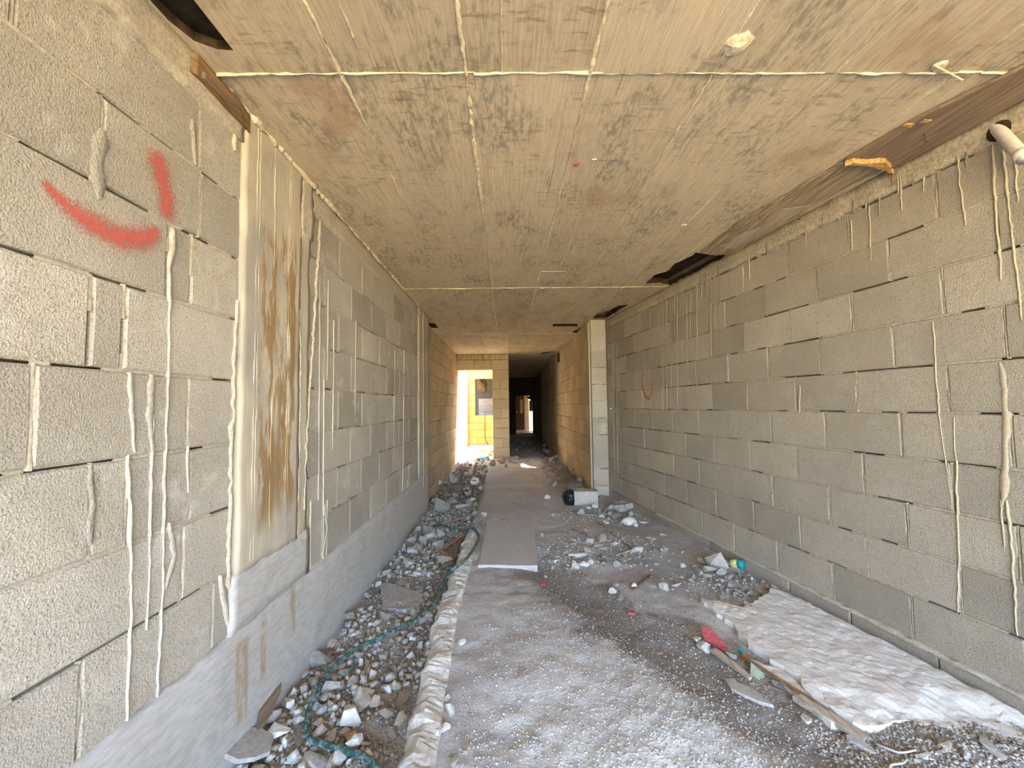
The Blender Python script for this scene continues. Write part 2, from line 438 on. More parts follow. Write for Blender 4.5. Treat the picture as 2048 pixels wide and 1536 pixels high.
class Wall:
    """p0 + s*u along the wall, n towards the room"""
    def __init__(s, name, p0, p1, n_side, mat, mortar, bev=.009):
        s.p0 = Vector((p0[0], p0[1], 0)); d = Vector((p1[0] - p0[0], p1[1] - p0[1], 0)); s.L = d.length; s.u = d / s.L
        s.n = Vector((-s.u.y, s.u.x, 0)) * n_side
        s.name, s.mat, s.mortar = name, mat, mortar
        s.rot = math.atan2(s.n.y, s.n.x) - math.pi / 2
        s.cv, s.cf, s.mv, s.mf, s.root = [], [], [], [], None
        s.r = random.Random(name)
    def P(s, a, n, z): return s.p0 + s.u * a + s.n * n + Vector((0, 0, z))
    def S(s, p): return (Vector((p[0], p[1], 0)) - s.p0).dot(s.u)
    def core(s, a0, a1, z0, z1, n0=-.2, n1=-.045):
        b = len(s.cv)
        for z in (z0, z1):
            for (a, n) in ((a0, n0), (a1, n0), (a1, n1), (a0, n1)): s.cv.append(s.P(a, n, z))
        q = [(3, 2, 1, 0), (4, 5, 6, 7), (0, 1, 5, 4), (1, 2, 6, 5), (2, 3, 7, 6), (3, 0, 4, 7)]
        s.cf += [tuple(b + i for i in f) for f in q]
    def finish_core(s, mat='core'):
        s.root = make(s.name, s.cv, s.cf, MAT[mat]); s.root['kind'] = 'structure'; return s.root
    def block(s, a0, a1, z0, z1, gap=.0075, jit=.003, n=0.0, mat=None, depth=.1, name='concrete_block'):
        if a1 - a0 < .03: return
        me = block_mesh(a1 - a0 - gap, z1 - z0 - gap, depth, mat or s.mat, s.r.randrange(5))
        o = bpy.data.objects.new(name, me); COL.objects.link(o); o.parent = s.root
        o.location = s.P((a0 + a1) / 2, n + s.r.uniform(-jit, jit * .3), (z0 + z1) / 2)
        o.rotation_euler = (s.r.uniform(-.004, .004), s.r.uniform(-.003, .003), s.rot + s.r.uniform(-.004, .004))
    def joint(s, a0, z0, a1, z1, w=.011, depth=-.007, miss=.1, step=.045):
        """a strip of mortar in a joint, missing here and there"""
        hor = abs(a1 - a0) > abs(z1 - z0); L = max(abs(a1 - a0), abs(z1 - z0)); k = max(2, int(L / step)); prev = None; on = True
        for i in range(k + 1):
            t = i / k; a = a0 + (a1 - a0) * t; z = z0 + (z1 - z0) * t
            if s.r.random() < miss: on = False
            elif s.r.random() < .5: on = True
            row = []
            ww = w * s.r.uniform(.5, .9)
            for q in (-1, 0, 1):
                nn = depth + (s.r.uniform(0, .009) if q == 0 else -.004)
                row.append(s.P(a + (0 if hor else q * ww), nn, z + (q * ww if hor else 0)))
            if on:
                b = len(s.mv); s.mv += row
                if prev is not None:
                    for q in (0, 1): s.mf.append((prev + q, b + q, b + q + 1, prev + q + 1))
                prev = b
            else: prev = None
    def course(s, z0, z1, cuts, a0, a1, miss=.1, vmiss=.05, holes=(), **kw):
        """one course of blocks between a0 and a1 cut at the given places"""
        e = [a0] + sorted(c for c in cuts if a0 + .05 < c < a1 - .05) + [a1]
        for i in range(len(e) - 1):
            s.block(e[i], e[i + 1], z0, z1, **kw)
            if i: s.joint(e[i], z0, e[i], z1, miss=vmiss)
        s.joint(a0, z0, a1, z0, miss=miss)
    def finish_mortar(s, mat=None):
        if s.mv:
            o = make('mortar_joint', s.mv, s.mf, MAT[mat or s.mortar], s.root, True); o['kind'] = 'stuff'
    def panel(s, name, a0, a1, z0, z1, n0, n1, mat, step=.05, amp=.004, seed=3, edge=0.0):
        """an uneven facing (band, column, footing) with sides"""
        ka, kz = max(2, int((a1 - a0) / step)), max(2, int((z1 - z0) / step))
        V, Fc = [], []
        r = random.Random(seed)
        for i in range(ka + 1):
            for j in range(kz + 1):
                a = a0 + (a1 - a0) * i / ka; z = z0 + (z1 - z0) * j / kz
                nn = n1 + (float(fbm(a, z, 9, seed)) - .5) * 2 * amp
                if edge and i in (0, ka): a += r.uniform(-edge, edge)
                if edge and j in (0, kz): z += r.uniform(-edge, edge)
                V.append(s.P(a, nn, z))
        W = kz + 1
        for i in range(ka):
            for j in range(kz): Fc.append((i * W + j, (i + 1) * W + j, (i + 1) * W + j + 1, i * W + j + 1))
        rim = [i * W for i in range(ka + 1)] + [ka * W + j for j in range(1, W)] + [i * W + kz for i in range(ka - 1, -1, -1)] + [j for j in range(kz - 1, 0, -1)]
        b = len(V)
        for q in rim:
            p = V[q]; d = (p - s.p0).dot(s.n); V.append(p + s.n * (n0 - d))
        for i in range(len(rim)):
            j = (i + 1) % len(rim); Fc.append((rim[i], b + i, b + j, rim[j]))
        return make(name, V, Fc, MAT[mat], s.root, True)
    def run(s, pts, w, mat, name='cement_run', h=.005, n=0.0, seed=1, rag=False):
        """a run of set cement down the wall; pts = (a, z) list"""
        r = random.Random(seed); P = []
        for i in range(len(pts) - 1):
            (a, z), (b, y) = pts[i], pts[i + 1]; k = max(1, int(math.hypot(a - b, z - y) / .03))
            P += [(a + (b - a) * j / k, z + (y - z) * j / k) for j in range(k)]
        P.append(pts[-1])
        V, Fc = [], []
        for i, (a, z) in enumerate(P):
            t = i / max(1, len(P) - 1)
            ww = .64 * (w[0] + (w[1] - w[0]) * t if isinstance(w, tuple) else w) * r.uniform(.7, 1.3) * (.35 if i in (0, len(P) - 1) else 1)
            a += r.uniform(-.003, .003)
            if rag: ww *= r.choice((.35, .7, 1, 1.3)); a += r.uniform(-.008, .008)
            for q, hh in ((-1, -.004), (-.55, .75), (0, 1), (.55, .75), (1, -.004)):
                V.append(s.P(a + q * ww / 2, n + (hh * h * .62 * r.uniform(.8, 1.2) if hh > 0 else hh), z))
        for i in range(len(P) - 1):
            for q in range(4): Fc.append((i * 5 + q, i * 5 + q + 1, i * 5 + q + 6, i * 5 + q + 5))
        return make(name, V, Fc, MAT[mat], s.root, True)
    def spray(s, pts, w, seed=1, n=.006):
        P = spline([Vector((a, z, ww)) for (a, z), ww in zip(pts, w)], 6); V, Fc, E = [], [], []
        for i, p in enumerate(P):
            t = (P[min(i + 1, len(P) - 1)] - P[max(i - 1, 0)]); t.z = 0; t.normalize(); nx, nz = -t.y, t.x
            ends = min(i, len(P) - 1 - i); ef = 1 - min(1, ends / 3)
            for q in range(-4, 5):
                V.append(s.P(p.x + nx * p.z * q / 4, n, p.y + nz * p.z * q / 4)); E.append(max(abs(q) / 4, ef))
        for i in range(len(P) - 1):
            for q in range(8): Fc.append((i * 9 + q, i * 9 + q + 1, i * 9 + q + 10, i * 9 + q + 9))
        o = make('red_spray_mark', V, Fc, MAT['spray'], s.root)
        at = o.data.attributes.new('edge', 'FLOAT', 'POINT'); at.data.foreach_set('value', E)
        o['label'] = 'red spray paint stroke'
        return o

TOP = 2.74
MOUTH = -3.0  # unseen corridor length behind the camera, set to even out the light
# ------------------------------------------------------------------ left wall
ZL = [.455 + .2665 * k for k in range(9)]                   # bed joints
wl_ = Wall('wall_left', (LX, MOUTH), (LX, 6.12), -1, 'block_l', 'mortar_pale')
SL = lambda y: y - MOUTH
wl_.core(0, SL(6.06), -.4, 2.95, -.24, -.05)
wl_.finish_core()
near_cuts = [(1.17, 1.67), (.72, 1.51), (.86, 1.18, 1.29, 1.54), (1.03, 1.515), (.80, 1.16, 1.26), (.9, 1.41, 1.52), (.72, 1.17, 1.55), (.95, 1.54)]
for k in range(8):
    wl_.course(ZL[k], ZL[k + 1], [SL(c) for c in near_cuts[k]] + [SL(.62 - .23 * (k % 2) - .46 * i) for i in range(9)], 0, SL(1.785), miss=.18, vmiss=.08, jit=.004)
    off = 2.63 if k % 2 == 0 else 2.86
    cuts = [off + .46 * i for i in range(-1, 8)]
    wl_.course(ZL[k], ZL[k + 1], [SL(c) for c in cuts], SL(2.42), SL(5.42), miss=.16, vmiss=.03, jit=.004)
wl_.joint(0, ZL[8], SL(1.785), ZL[8]); wl_.joint(SL(2.42), ZL[8], SL(5.42), ZL[8])
wl_.finish_mortar()
wl_.panel('footing', 0, SL(6.10), -.35, .455, -.06, .012, 'footing', .06, .007, 4, .006)
wl_.panel('column_base', SL(1.76), SL(2.44), .45, .70, -.05, .010, 'footing', .05, .005, 5, .006)
colp = wl_.panel('concrete_column', SL(1.79), SL(2.30), .69, TOP, -.05, .012, 'column', .03, .006, 6, .005)
colp['label'] = 'smooth poured column with rusty brown stains'
for a in (1.885, 1.905, 2.03, 2.17, 2.185): wl_.run([(SL(a), 2.72), (SL(a + .004), 1.7), (SL(a), .72)], .009, 'column', 'board_line', .006, .010, int(a * 1000))
wl_.panel('plaster_strip', SL(2.30), SL(2.42), .69, 2.56, -.05, .004, 'column', .03, .008, 7, .006)
wl_.panel('end_pilaster', SL(5.42), SL(6.12), -.3, TOP, -.2, .008, 'column', .06, .006, 8, .005)
wl_.panel('pilaster_edge', SL(5.70), SL(5.76), .3, TOP, -.02, .016, 'mortar_pale', .04, .006, 18, .008)
wl_.panel('tie_band', 0, SL(1.785), 2.585, TOP, -.05, .010, 'mortar_pale', .035, .012, 9, .006)
wl_.panel('tie_band', SL(2.42), SL(5.42), 2.585, TOP, -.05, .008, 'mortar_pale', .04, .010, 10, .006)
wl_.panel('tie_band', SL(2.30), SL(2.43), 2.40, TOP, -.05, .016, 'mortar_pale', .03, .010, 12, .012)
def seam(w, pts, wd, mat, h, seed, name='mortar_seam'): return w.run(pts, wd, mat, name, h, 0.004, seed, True)
def lpix(*pp): return [(SL(LW(x, y).y), LW(x, y).z) for x, y in pp]
seam(wl_, lpix((472, 600), (470, 640), (466, 760), (462, 900), (458, 1040), (456, 1150), (466, 1260), (464, 1290)), .034, 'mortar_pale', .009, 21)
seam(wl_, lpix((470, 230), (466, 300)), .03, 'mortar_pale', .012, 29)
seam(wl_, lpix((596, 440), (597, 800), (590, 1080)), .012, 'mortar_pale', .016, 22)
seam(wl_, lpix((640, 440), (628, 640), (612, 860), (606, 1020)), .03, 'mortar', .010, 23)
# runs of cement
wl_.run(lpix((337, 541), (340, 590), (335, 760), (331, 900), (328, 1011), (325, 1202), (316, 1353), (316, 1500)), (.020, .014), 'drip_grey', seed=2, h=.008)
wl_.run(lpix((256, 910), (260, 1011), (262, 1216), (256, 1390), (255, 1450)), (.024, .012), 'drip_pale', seed=3, h=.007)
wl_.run(lpix((306, 830), (301, 1011), (297, 1202), (294, 1260)), (.024, .010), 'drip_grey', seed=4, h=.007)
wl_.run(lpix((376, 893), (376, 930), (378, 985)), (.022, .008), 'drip_pale', seed=5)
wl_.run(lpix((258, 745), (262, 800), (268, 905)), (.05, .018), 'drip_grey', seed=6, h=.009)
wl_.run(lpix((305, 750), (300, 830), (304, 905)), (.085, .03), 'drip_grey', seed=7, h=.008)
wl_.run(lpix((345, 455), (347, 500), (338, 545)), (.075, .03), 'mortar_pale', seed=8, h=.006, name='mortar_blob')
wl_.run(lpix((205, 260), (195, 330), (200, 400)), (.11, .08), 'block_l', seed=9, h=.006, name='mortar_blob')
wl_.run(lpix((385, 240), (392, 330)), (.05, .03), 'block_l', seed=10, h=.006, name='mortar_blob')
wl_.run(lpix((180, 930), (185, 1010), (180, 1090)), (.035, .07), 'block_l', seed=11, h=.006, name='mortar_blob')
wl_.run(lpix((338, 1045), (350, 1110), (330, 1180)), (.05, .05), 'drip_pale', seed=12, h=.006, name='mortar_blob')
wl_.run(lpix((440, 1150), (455, 1240), (462, 1270)), (.06, .04), 'drip_pale', seed=13, h=.010, name='mortar_blob')
for i, (a, b, c) in enumerate(((648, 760, 1330), (640, 560, 1000), (622, 1000, 1230), (657, 560, 760), (668, 640, 900), (655, 1000, 1130), (712, 640, 830), (790, 700, 890), (808, 700, 1000), (830, 930, 1060), (815, 960, 1055), (590, 1190, 1290), (500, 1200, 1390), (450, 1290, 1460))):
    wl_.run(lpix((a, b), (a - 1, (b + c) / 2), (a - 3, c)), (.014, .010), ('drip_pale', 'drip_grey')[i % 2], seed=30 + i, h=.005)
wl_.run(lpix((650, 1010), (655, 1060), (645, 1110)), (.07, .03), 'drip_pale', seed=50, h=.006)
# thin pale mortar lines down the second bay
wl_.spray(lpix((72, 352), (108, 392), (150, 428), (195, 458), (240, 474), (285, 476), (322, 458)), (.016, .04, .066, .078, .082, .078, .04), 1)
wl_.spray(lpix((305, 290), (318, 345), (330, 400), (326, 445)), (.075, .085, .085, .045), 2)
# ------------------------------------------------------------------ right wall
rx = lambda y: RA - RB * y
wr_ = Wall('wall_right', (rx(MOUTH), MOUTH), (rx(6.42), 6.42), 1, 'block_r', 'mortar_r')
KR = math.sqrt(1 + RB * RB)
SR = lambda y: (y - MOUTH) * KR
wr_.core(0, wr_.L, -.3, 2.95, -.24, -.05)
wr_.finish_core()
ZR = [.07 + .2525 * k for k in range(11)]
for k in range(10):
    off = 1.85 if k % 2 == 0 else 2.075
    cuts = [SR(off + .46 * i + wr_.r.uniform(-.012, .012)) for i in range(-11, 11)]
    wr_.course(ZR[k], ZR[k + 1], cuts, 0, wr_.L, miss=.12, vmiss=.02, jit=.003)
wr_.joint(0, ZR[10], wr_.L, ZR[10], miss=.1)
wr_.course(-.19, .07, [SR(1.72 + .46 * i) for i in range(-11, 11)], 0, wr_.L, miss=0, n=.022, depth=.08)
wr_.finish_mortar()
wr_.panel('mortar_band', 0, wr_.L, 2.605, TOP, -.05, .002, 'mortar_r', .04, .012, 14, .008)
wr_.panel('mortar_ledge', SR(1.3), SR(5.0), .062, .082, -.02, .024, 'mortar_pale', .04, .010, 15, .007)
def rpix(*pp): return [(wr_.S(RW(x, y)), RW(x, y).z) for x, y in pp]
for i, (pts, w, mt) in enumerate((
        (((1984, 290), (1990, 400), (2002, 560)), (.022, .014), 'drip_tan'),
        (((2006, 300), (2015, 400), (2035, 560), (2044, 640)), (.018, .016), 'drip_tan'),
        (((1914, 298), (1920, 370), (1930, 451)), (.012, .010), 'drip_tan'),
        (((2030, 318), (2035, 404)), (.014, .010), 'drip_tan'),
        (((1866, 643), (1872, 740), (1878, 828), (1895, 944), (1903, 1000)), (.011, .009), 'drip_tan'),
        (((1908, 835), (1912, 930), (1914, 1023), (1918, 1110), (1915, 1225)), (.014, .011), 'drip_tan'),
        (((2001, 725), (2008, 780), (2012, 830), (2008, 960), (2004, 1010)), (.046, .05), 'drip_tan'),
        (((2012, 1000), (2020, 1060), (2027, 1150), (2031, 1220), (2034, 1271)), (.022, .010), 'drip_tan'),
        (((2000, 1000), (2004, 1050), (2008, 1095)), (.014, .010), 'drip_tan'),
        (((1702, 440), (1704, 500)), (.010, .007), 'drip_tan'), (((1738, 410), (1742, 520)), (.008, .006), 'drip_tan'),
        (((1232, 690), (1236, 985)), (.016, .012), 'drip_tan'), (((1226, 660), (1228, 960)), (.012, .010), 'drip_tan'),
        (((1800, 350), (1803, 420)), (.012, .008), 'drip_tan'), (((1600, 770), (1598, 825)), (.03, .02), 'drip_tan'))):
    wr_.run(rpix(*pts), w, mt, seed=70 + i, h=.005)
for i in range(34):
    x = (1300, 1318, 1326, 1333, 1340, 1346, 1352, 1358, 1372, 1380, 1388, 1396, 1404, 1412, 1420, 1428, 1436)[i % 17] + rnd.uniform(-3, 3)
    y0 = 572 - (x - 1345) * .5 + 4; y1 = y0 + rnd.choice((50, 80, 120, 170, 240))
    wr_.run(rpix((x, y0), (x + 1, (y0 + y1) / 2), (x + 1, y1)), (.014, .006), ('drip_dark', 'drip_dark', 'drip_tan')[i % 3], seed=100 + i, h=.002, name='water_run')
for i in range(16):
    x = 1500 + i * 29 + rnd.uniform(-8, 8); y0 = 572 - (x - 1345) * .5 + 6
    wr_.run(rpix((x, y0), (x + 1, y0 + rnd.uniform(25, 60))), (.03, .008), ('drip_tan', 'drip_dark')[i % 2], seed=150 + i, h=.003, name='water_run')
wr_.spray(rpix((1231, 768), (1233, 800), (1232, 855)), (.014, .02, .012), 3)
wr_.spray(rpix((1291, 744), (1285, 756), (1286, 775), (1291, 791), (1298, 797), (1303, 788), (1303, 768), (1299, 756)), (.02, .03, .034, .034, .034, .03, .026, .016), 4)

# ------------------------------------------------------------------ pier at the end of the right wall
PY = 6.40
wp = Wall('wall_pier', (1.335, PY), (1.60, PY), -1, 'block_l', 'mortar_pale')
wp.core(.01, .30, -.2, 2.9, -.26, -.03); wp.finish_core()
zp = [-.12, .14] + [.14 + .262 * k for k in range(1, 10)] + [TOP]
for i in range(len(zp) - 1):
    wp.block(0, .245, zp[i], zp[i + 1], jit=.008, depth=.2)
    wp.joint(0, zp[i], .245, zp[i])
wp.finish_mortar()

# ------------------------------------------------------------------ far walls
FX0, FX1, CY = -1.27, 1.33, 10.65
def plain_wall(name, p0, p1, side, zs, step, offs, cores, mat='block_f', a0=None, a1=None, skip=None, depth=.08, extra=0):
    w = Wall(name, p0, p1, side, mat, 'mortar')
    for c in cores: w.core(*c)
    w.finish_core()
    for k in range(len(zs) - 1):
        cuts = [offs[k % 2] + step * i for i in range(int(w.L / step) + 2)]
        segs = [(a0 or 0, a1 or w.L)] if skip is None else skip(zs[k], zs[k + 1], w.L)
        for (b0, b1) in segs: w.course(zs[k], zs[k + 1], cuts, b0, b1, miss=.25, vmiss=.2, jit=.004, depth=depth)
    w.finish_mortar()
    return w
ZF = [-.19 + .266 * k for k in range(12)]; ZF[-1] = TOP
wlf = plain_wall('wall_left_far', (FX0, 6.06), (FX0, CY + .2), -1, ZF, .46, (.1, .33), [(0, CY - 6.06 + .23, -.4, 2.95, -.24, -.04)])
wrf = plain_wall('wall_right_far', (FX1, 6.45), (FX1, 16.0), 1, ZF, .46, (.2, .43), [(0, 14.5, -.4, 2.95, -.24, -.04)], a1=9.2)
# cross wall with the doorway into the light yard
wc = Wall('wall_cross', (FX0, CY), (.07, CY), -1, 'block_f', 'mortar')
DX0, DX1, DZ = .0, .91, 2.33                               # doorway along the wall
wc.core(DX1 + .02, 1.32, -.3, 2.95, -.23, -.04); wc.core(-.05, 1.32, DZ + .01, 3.15, -.23, -.04); wc.finish_core()
zc = [-.2, .06] + [.06 + .2525 * k for k in range(1, 10)]
for i in range(len(zc) - 1):
    cut = (1.13,) if i in (0, 5) else ((1.16,) if i == 2 else ((1.10,) if i in (7, 8) else ()))
    wc.course(zc[i], zc[i + 1], cut, DX1, 1.34, miss=.2, depth=.2, jit=.006)
for a, b in ((.0, .45), (.45, .91), (.91, 1.34)): wc.block(a, b, DZ, 2.60, depth=.2); wc.joint(a, DZ, a, 2.6)
wc.block(0, .67, 2.6, TOP); wc.block(.67, 1.34, 2.6, TOP)
wc.finish_mortar()
for i in range(14):
    a = .08 + i * .09 + rnd.uniform(-.03, .03)
    wc.run([(a, TOP - .01), (a, TOP - rnd.uniform(.1, .3))], (.03, .012), 'drip_dark', 'water_run', .002, .003, 200 + i)
# light yard (open to the sky) behind the doorway
SB, SH = 14.2, 3.94
wsl = plain_wall('wall_yard_left', (FX0 - .03, CY + .2), (FX0 - .03, SB), -1, [-.2 + .2525 * k for k in range(17)], .46, (.1, .33), [(-.02, SB - CY, -.3, SH, -.24, -.04)], mat='block_y')
WX0, WX1, WZ0, WZ1 = .22, .88, 1.07, 2.35                  # window opening along the back wall
def bskip(z0, z1, L):
    return [(0, WX0), (WX1, L)] if z1 > WZ0 + .02 and z0 < WZ1 - .02 else [(0, L)]
zb = [.06 + .2525 * k for k in range(-1, 13)]
wsb = plain_wall('wall_yard_back', (FX0 - .03, SB), (-.1, SB), -1, zb, .46, (.05, .28), [(-.2, WX0, -.3, 3.2, -.23, -.04), (WX1, 1.4, -.3, 3.2, -.23, -.04), (WX0, WX1, -.3, WZ0, -.23, -.04), (WX0, WX1, WZ1, 3.2, -.23, -.04)], mat='block_y', skip=bskip)
wm = plain_wall('wall_middle', (-.13, CY + .23), (-.13, SB), 1, [-.2 + .2525 * k for k in range(14)], .46, (.1, .33), [(-.0, SB - CY + .1, -.3, 3.2, -.20, -.04)], mat='block_y')
wme = Wall('wall_middle_far', (.07, CY + .23), (.07, 20.0), -1, 'block_f', 'mortar')
wme.core(SB - CY - .13, 9.15, -.3, 2.95, -.2, .0); wme.finish_core()
# room behind the yard window
wbk = Wall('wall_back_room', (-2.2, 15.9), (-.12, 15.9), -1, 'block_r', 'mortar_r')
wbk.core(0, 2.1, -.2, 2.9, -.2, 0); wbk.finish_core()
wlow = plain_wall('wall_low', (-1.02, 15.0), (-.05, 15.0), -1, [-.1 + .2525 * k for k in range(8)], .46, (.23, .46), [(0, .97, -.2, 1.64, -.2, -.04)], mat='block_l')
sl2 = make('ceiling_back_room', *boxes([(-2.4, -.12, SB + .23, 16.2, 2.80, 2.95)]), MAT['core']); sl2['kind'] = 'structure'
sl3 = make('wall_back_room_left', *boxes([(-2.4, -2.2, SB + .1, 16.1, -.3, 2.9)]), MAT['core']); sl3['kind'] = 'structure'
# end of the dark corridor: opening, door, plastered room
ew = make('wall_end', *boxes([(.0, .46, 20.0, 20.2, -.3, 2.9), (1.28, 1.6, 20.0, 20.2, -.3, 2.9), (.46, 1.28, 20.0, 20.2, 1.86, 2.9)]), MAT['shade_dark']); ew['kind'] = 'structure'  # near-black colour puts the corridor's darkness into this wall
er = make('wall_end_room', *boxes([(.97, 1.235, 22.6, 22.7, -.1, 2.3), (.0, .48, 22.6, 22.7, -.1, 2.3), (.0, 3.4, 26.0, 26.2, -.1, 3.4), (-.1, .0, 20.2, 26.2, -.1, 2.4), (1.42, 1.52, 20.2, 22.45, -.1, 2.3)]), MAT['plaster_in']); er['kind'] = 'structure'  # last box: unseen side wall added to keep daylight out
er2 = make('ceiling_end_light_block', *boxes([(-.1, 2.6, 20.2, 23.4, 2.2, 2.35)]), MAT['core']); er2['kind'] = 'structure'  # unseen roof added to limit daylight in the end room
arch = []
for i in range(9):
    t = math.pi / 2 * i / 8
    arch.append((1.28 - .40 * (1 - math.sin(t)) , 1.38 + .40 * math.cos(t)))
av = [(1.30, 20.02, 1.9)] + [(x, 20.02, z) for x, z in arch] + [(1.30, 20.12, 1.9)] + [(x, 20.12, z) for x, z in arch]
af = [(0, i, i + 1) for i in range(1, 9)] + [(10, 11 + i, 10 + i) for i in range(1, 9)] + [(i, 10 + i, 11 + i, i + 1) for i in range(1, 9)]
make('arch_corner', av, af, MAT['shade_dark'], ew)
door = make('door_1', *boxes([(.52, .98, 22.58, 22.64, .0, 1.92)]), MAT['door_wood']); door['kind'] = 'structure'
make('door_pane', *boxes([(.74, .90, 22.565, 22.58, .95, 1.72)]), MAT['amber'], door)
make('door_handle', *boxes([(.53, .60, 22.52, 22.575, 1.0, 1.05)]), MAT['wire'], door)
make('door_rail', *boxes([(.52, .98, 22.565, 22.58, .04, .18)]), MAT['door_wood'], door)
vent = empty('wall_cabinet', (1.20, 19.9, 1.35)); tag(vent, 'narrow dark cabinet with pale edges high on the end wall of the dark corridor', 'cabinet')
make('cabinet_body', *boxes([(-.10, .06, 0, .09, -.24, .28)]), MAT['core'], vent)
for q in (-.09, .05): make('cabinet_edge', *boxes([(q - .012, q + .012, -.012, 0, -.23, .27)]), MAT['lath'], vent)

# ------------------------------------------------------------------ ceiling
sun_slit = [(.943, 10.87), (.923, 10.37), (1.03, 10.28), (1.15, 10.19), (1.273, 10.11), (1.22, 10.24), (1.10, 10.52)]  # slit added and shaped so the sun throws a patch on the floor
up = [(.93, 11.03), (.90, 10.33), (1.28, 10.06), (1.42, 10.18), (1.36, 10.35), (1.20, 10.75), (1.06, 11.03)]
ce = make('ceiling', *plate([(-1.42, MOUTH), (2.9, MOUTH), (2.9, CY + .23), (1.6, CY + .23), (1.6, 20.2), (-.13, 20.2), (-.13, CY + .23), (-1.42, CY + .23)], 2.86, 3.12, [up]), MAT['shade_dark'])
ce['kind'] = 'structure'
rh = random.Random(77)
def cpix(*pp): return [(G(x, y, TOP).x, G(x, y, TOP).y) for x, y in pp]
hole_a = [(-1.15, .32), (-1.145, .8), (-1.152, 1.2), (-1.148, 1.36), (-1.12, 1.44), (-1.06, 1.475), (-1.005, 1.48), (-1.01, 1.1), (-1.012, .6), (-1.02, .32)]
hole_b = ragged(cpix((1291, 568), (1312, 549), (1335, 543), (1352, 527), (1386, 512), (1392, 505), (1430, 509), (1457, 507), (1440, 521), (1392, 546), (1355, 564), (1343, 570), (1320, 566)), .06, .012, rh)
hole_c = ragged([(1.34, 6.30), (1.36, 5.98), (1.50, 5.78), (1.54, 5.5), (1.66, 5.45), (1.60, 6.0), (1.56, 6.30)], .06, .012, rh)
hole_d = [(.78, 6.72), (1.20, 6.74), (1.235, 6.96), (.81, 6.94)]
hole_e = ragged([(-1.255, 6.55), (-1.14, 6.55), (-1.15, 6.95), (-1.255, 6.95)], .08, .01, rh)
hole_f = ragged([(1.22, 7.56), (1.32, 7.05), (1.325, 7.6)], .08, .008, rh)
holes = [hole_a, hole_b, hole_c, hole_d, hole_e, hole_f, sun_slit]
XC = [-1.40, -.651, -.148, .355, .858, 1.361, 1.864, 2.367, 2.78]
YR = [-1.42, 1.59, 4.62, 7.65, CY + .02]
def bbox_hit(h, x0, x1, y0, y1):
    xs = [p[0] for p in h]; ys = [p[1] for p in h]
    return max(xs) > x0 and min(xs) < x1 and max(ys) > y0 and min(ys) < y1
def add_panel(x0, x1, y0, y1):
    g = .003
    rect = [(x0 + g, y0 + g), (x1 - g, y0 + g), (x1 - g, y1 - g), (x0 + g, y1 - g)]
    hs = [h for h in holes if bbox_hit(h, x0, x1, y0, y1)]
    dz = rh.uniform(-.003, .003)
    v, f = plate(rect, TOP + dz, 2.80, hs)
    o = make('formwork_panel', v, f, MAT['ceil'], ce)
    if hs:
        o.data.materials.append(MAT['shade_dark'])
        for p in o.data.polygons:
            if abs(p.normal.z) < .5: p.material_index = 1  # hole sides painted near-black for the shade within
for r_ in range(4):
    xs = XC if r_ < 3 else [-1.40, -.95, -.45, .05, .55, 1.05, 1.42]
    for c_ in range(len(xs) - 1):
        if r_ == 2 and xs[c_] > 1.5: continue
        add_panel(xs[c_], xs[c_ + 1], YR[r_], YR[r_ + 1])
for c_ in range(len(XC) - 1): add_panel(XC[c_], XC[c_ + 1] + (.2 if c_ == len(XC) - 2 else 0), MOUTH, -1.42)
for y0 in (CY + .02, 13.7, 16.7): add_panel(-.1, 1.45, y0, min(y0 + 3, 20.1))
def ridge(p, q, w, h, name='joint_ridge', keep=.92, seed=0, z=TOP, step=.028, mat='ridge'):
    r = random.Random(seed); a, b = Vector((*p, 0)), Vector((*q, 0)); k = max(3, int((b - a).length / step)); t = (b - a).normalized(); s = Vector((-t.y, t.x, 0))
    V, Fc, prev = [], [], None
    big = 1
    for i in range(k + 1):
        c = a.lerp(b, i / k) + s * r.uniform(-.003, .003)
        if any(in_poly((c.x, c.y), hh) for hh in holes): prev = None; continue
        big = max(.25, min(1.5, big + r.uniform(-.4, .4)))
        ww, hh_ = w * big * r.uniform(.7, 1.2), h * big * r.uniform(.6, 1.3)
        if r.random() > keep: ww *= .3; hh_ *= .2
        n = len(V)
        V += [c - s * ww + Vector((0, 0, z + .004)), c - s * ww * .4 + Vector((0, 0, z - hh_)), c + s * ww * .5 + Vector((0, 0, z - hh_ * .8)), c + s * ww + Vector((0, 0, z + .004))]
        if prev is not None:
            for j in range(3): Fc.append((prev + j, n + j, n + j + 1, prev + j + 1))
        prev = n
    if Fc: make(name, V, Fc, MAT[mat], ce)
sd = 300
for r_ in range(4):
    xs = XC[1:8] if r_ < 3 else [-.95, -.45, .05, .55, 1.05]
    for x in xs:
        if r_ == 2 and x > 1.4: continue
        big = 1.0 if (abs(x + .148) < .01 or abs(x - .355) < .01) else .7
        sd += 1; ridge((x, YR[r_]), (x, YR[r_ + 1]), .008 * big, .007 * big, seed=sd, keep=.9)
        if r_ < 2:                                          # marks of the single boards inside a panel
            for m_ in range(4):
                xx = x + rh.uniform(.05, .45); y0 = YR[r_] + rh.uniform(0, .8) * (YR[r_ + 1] - YR[r_]); y1 = min(y0 + rh.uniform(.4, 1.4), YR[r_ + 1])
                sd += 1
                if xx < rx(y1) - .1: ridge((xx, y0), (xx, y1), .0035, .002, 'board_mark', .7, sd, mat='ridge' if m_ % 2 else 'ceil')
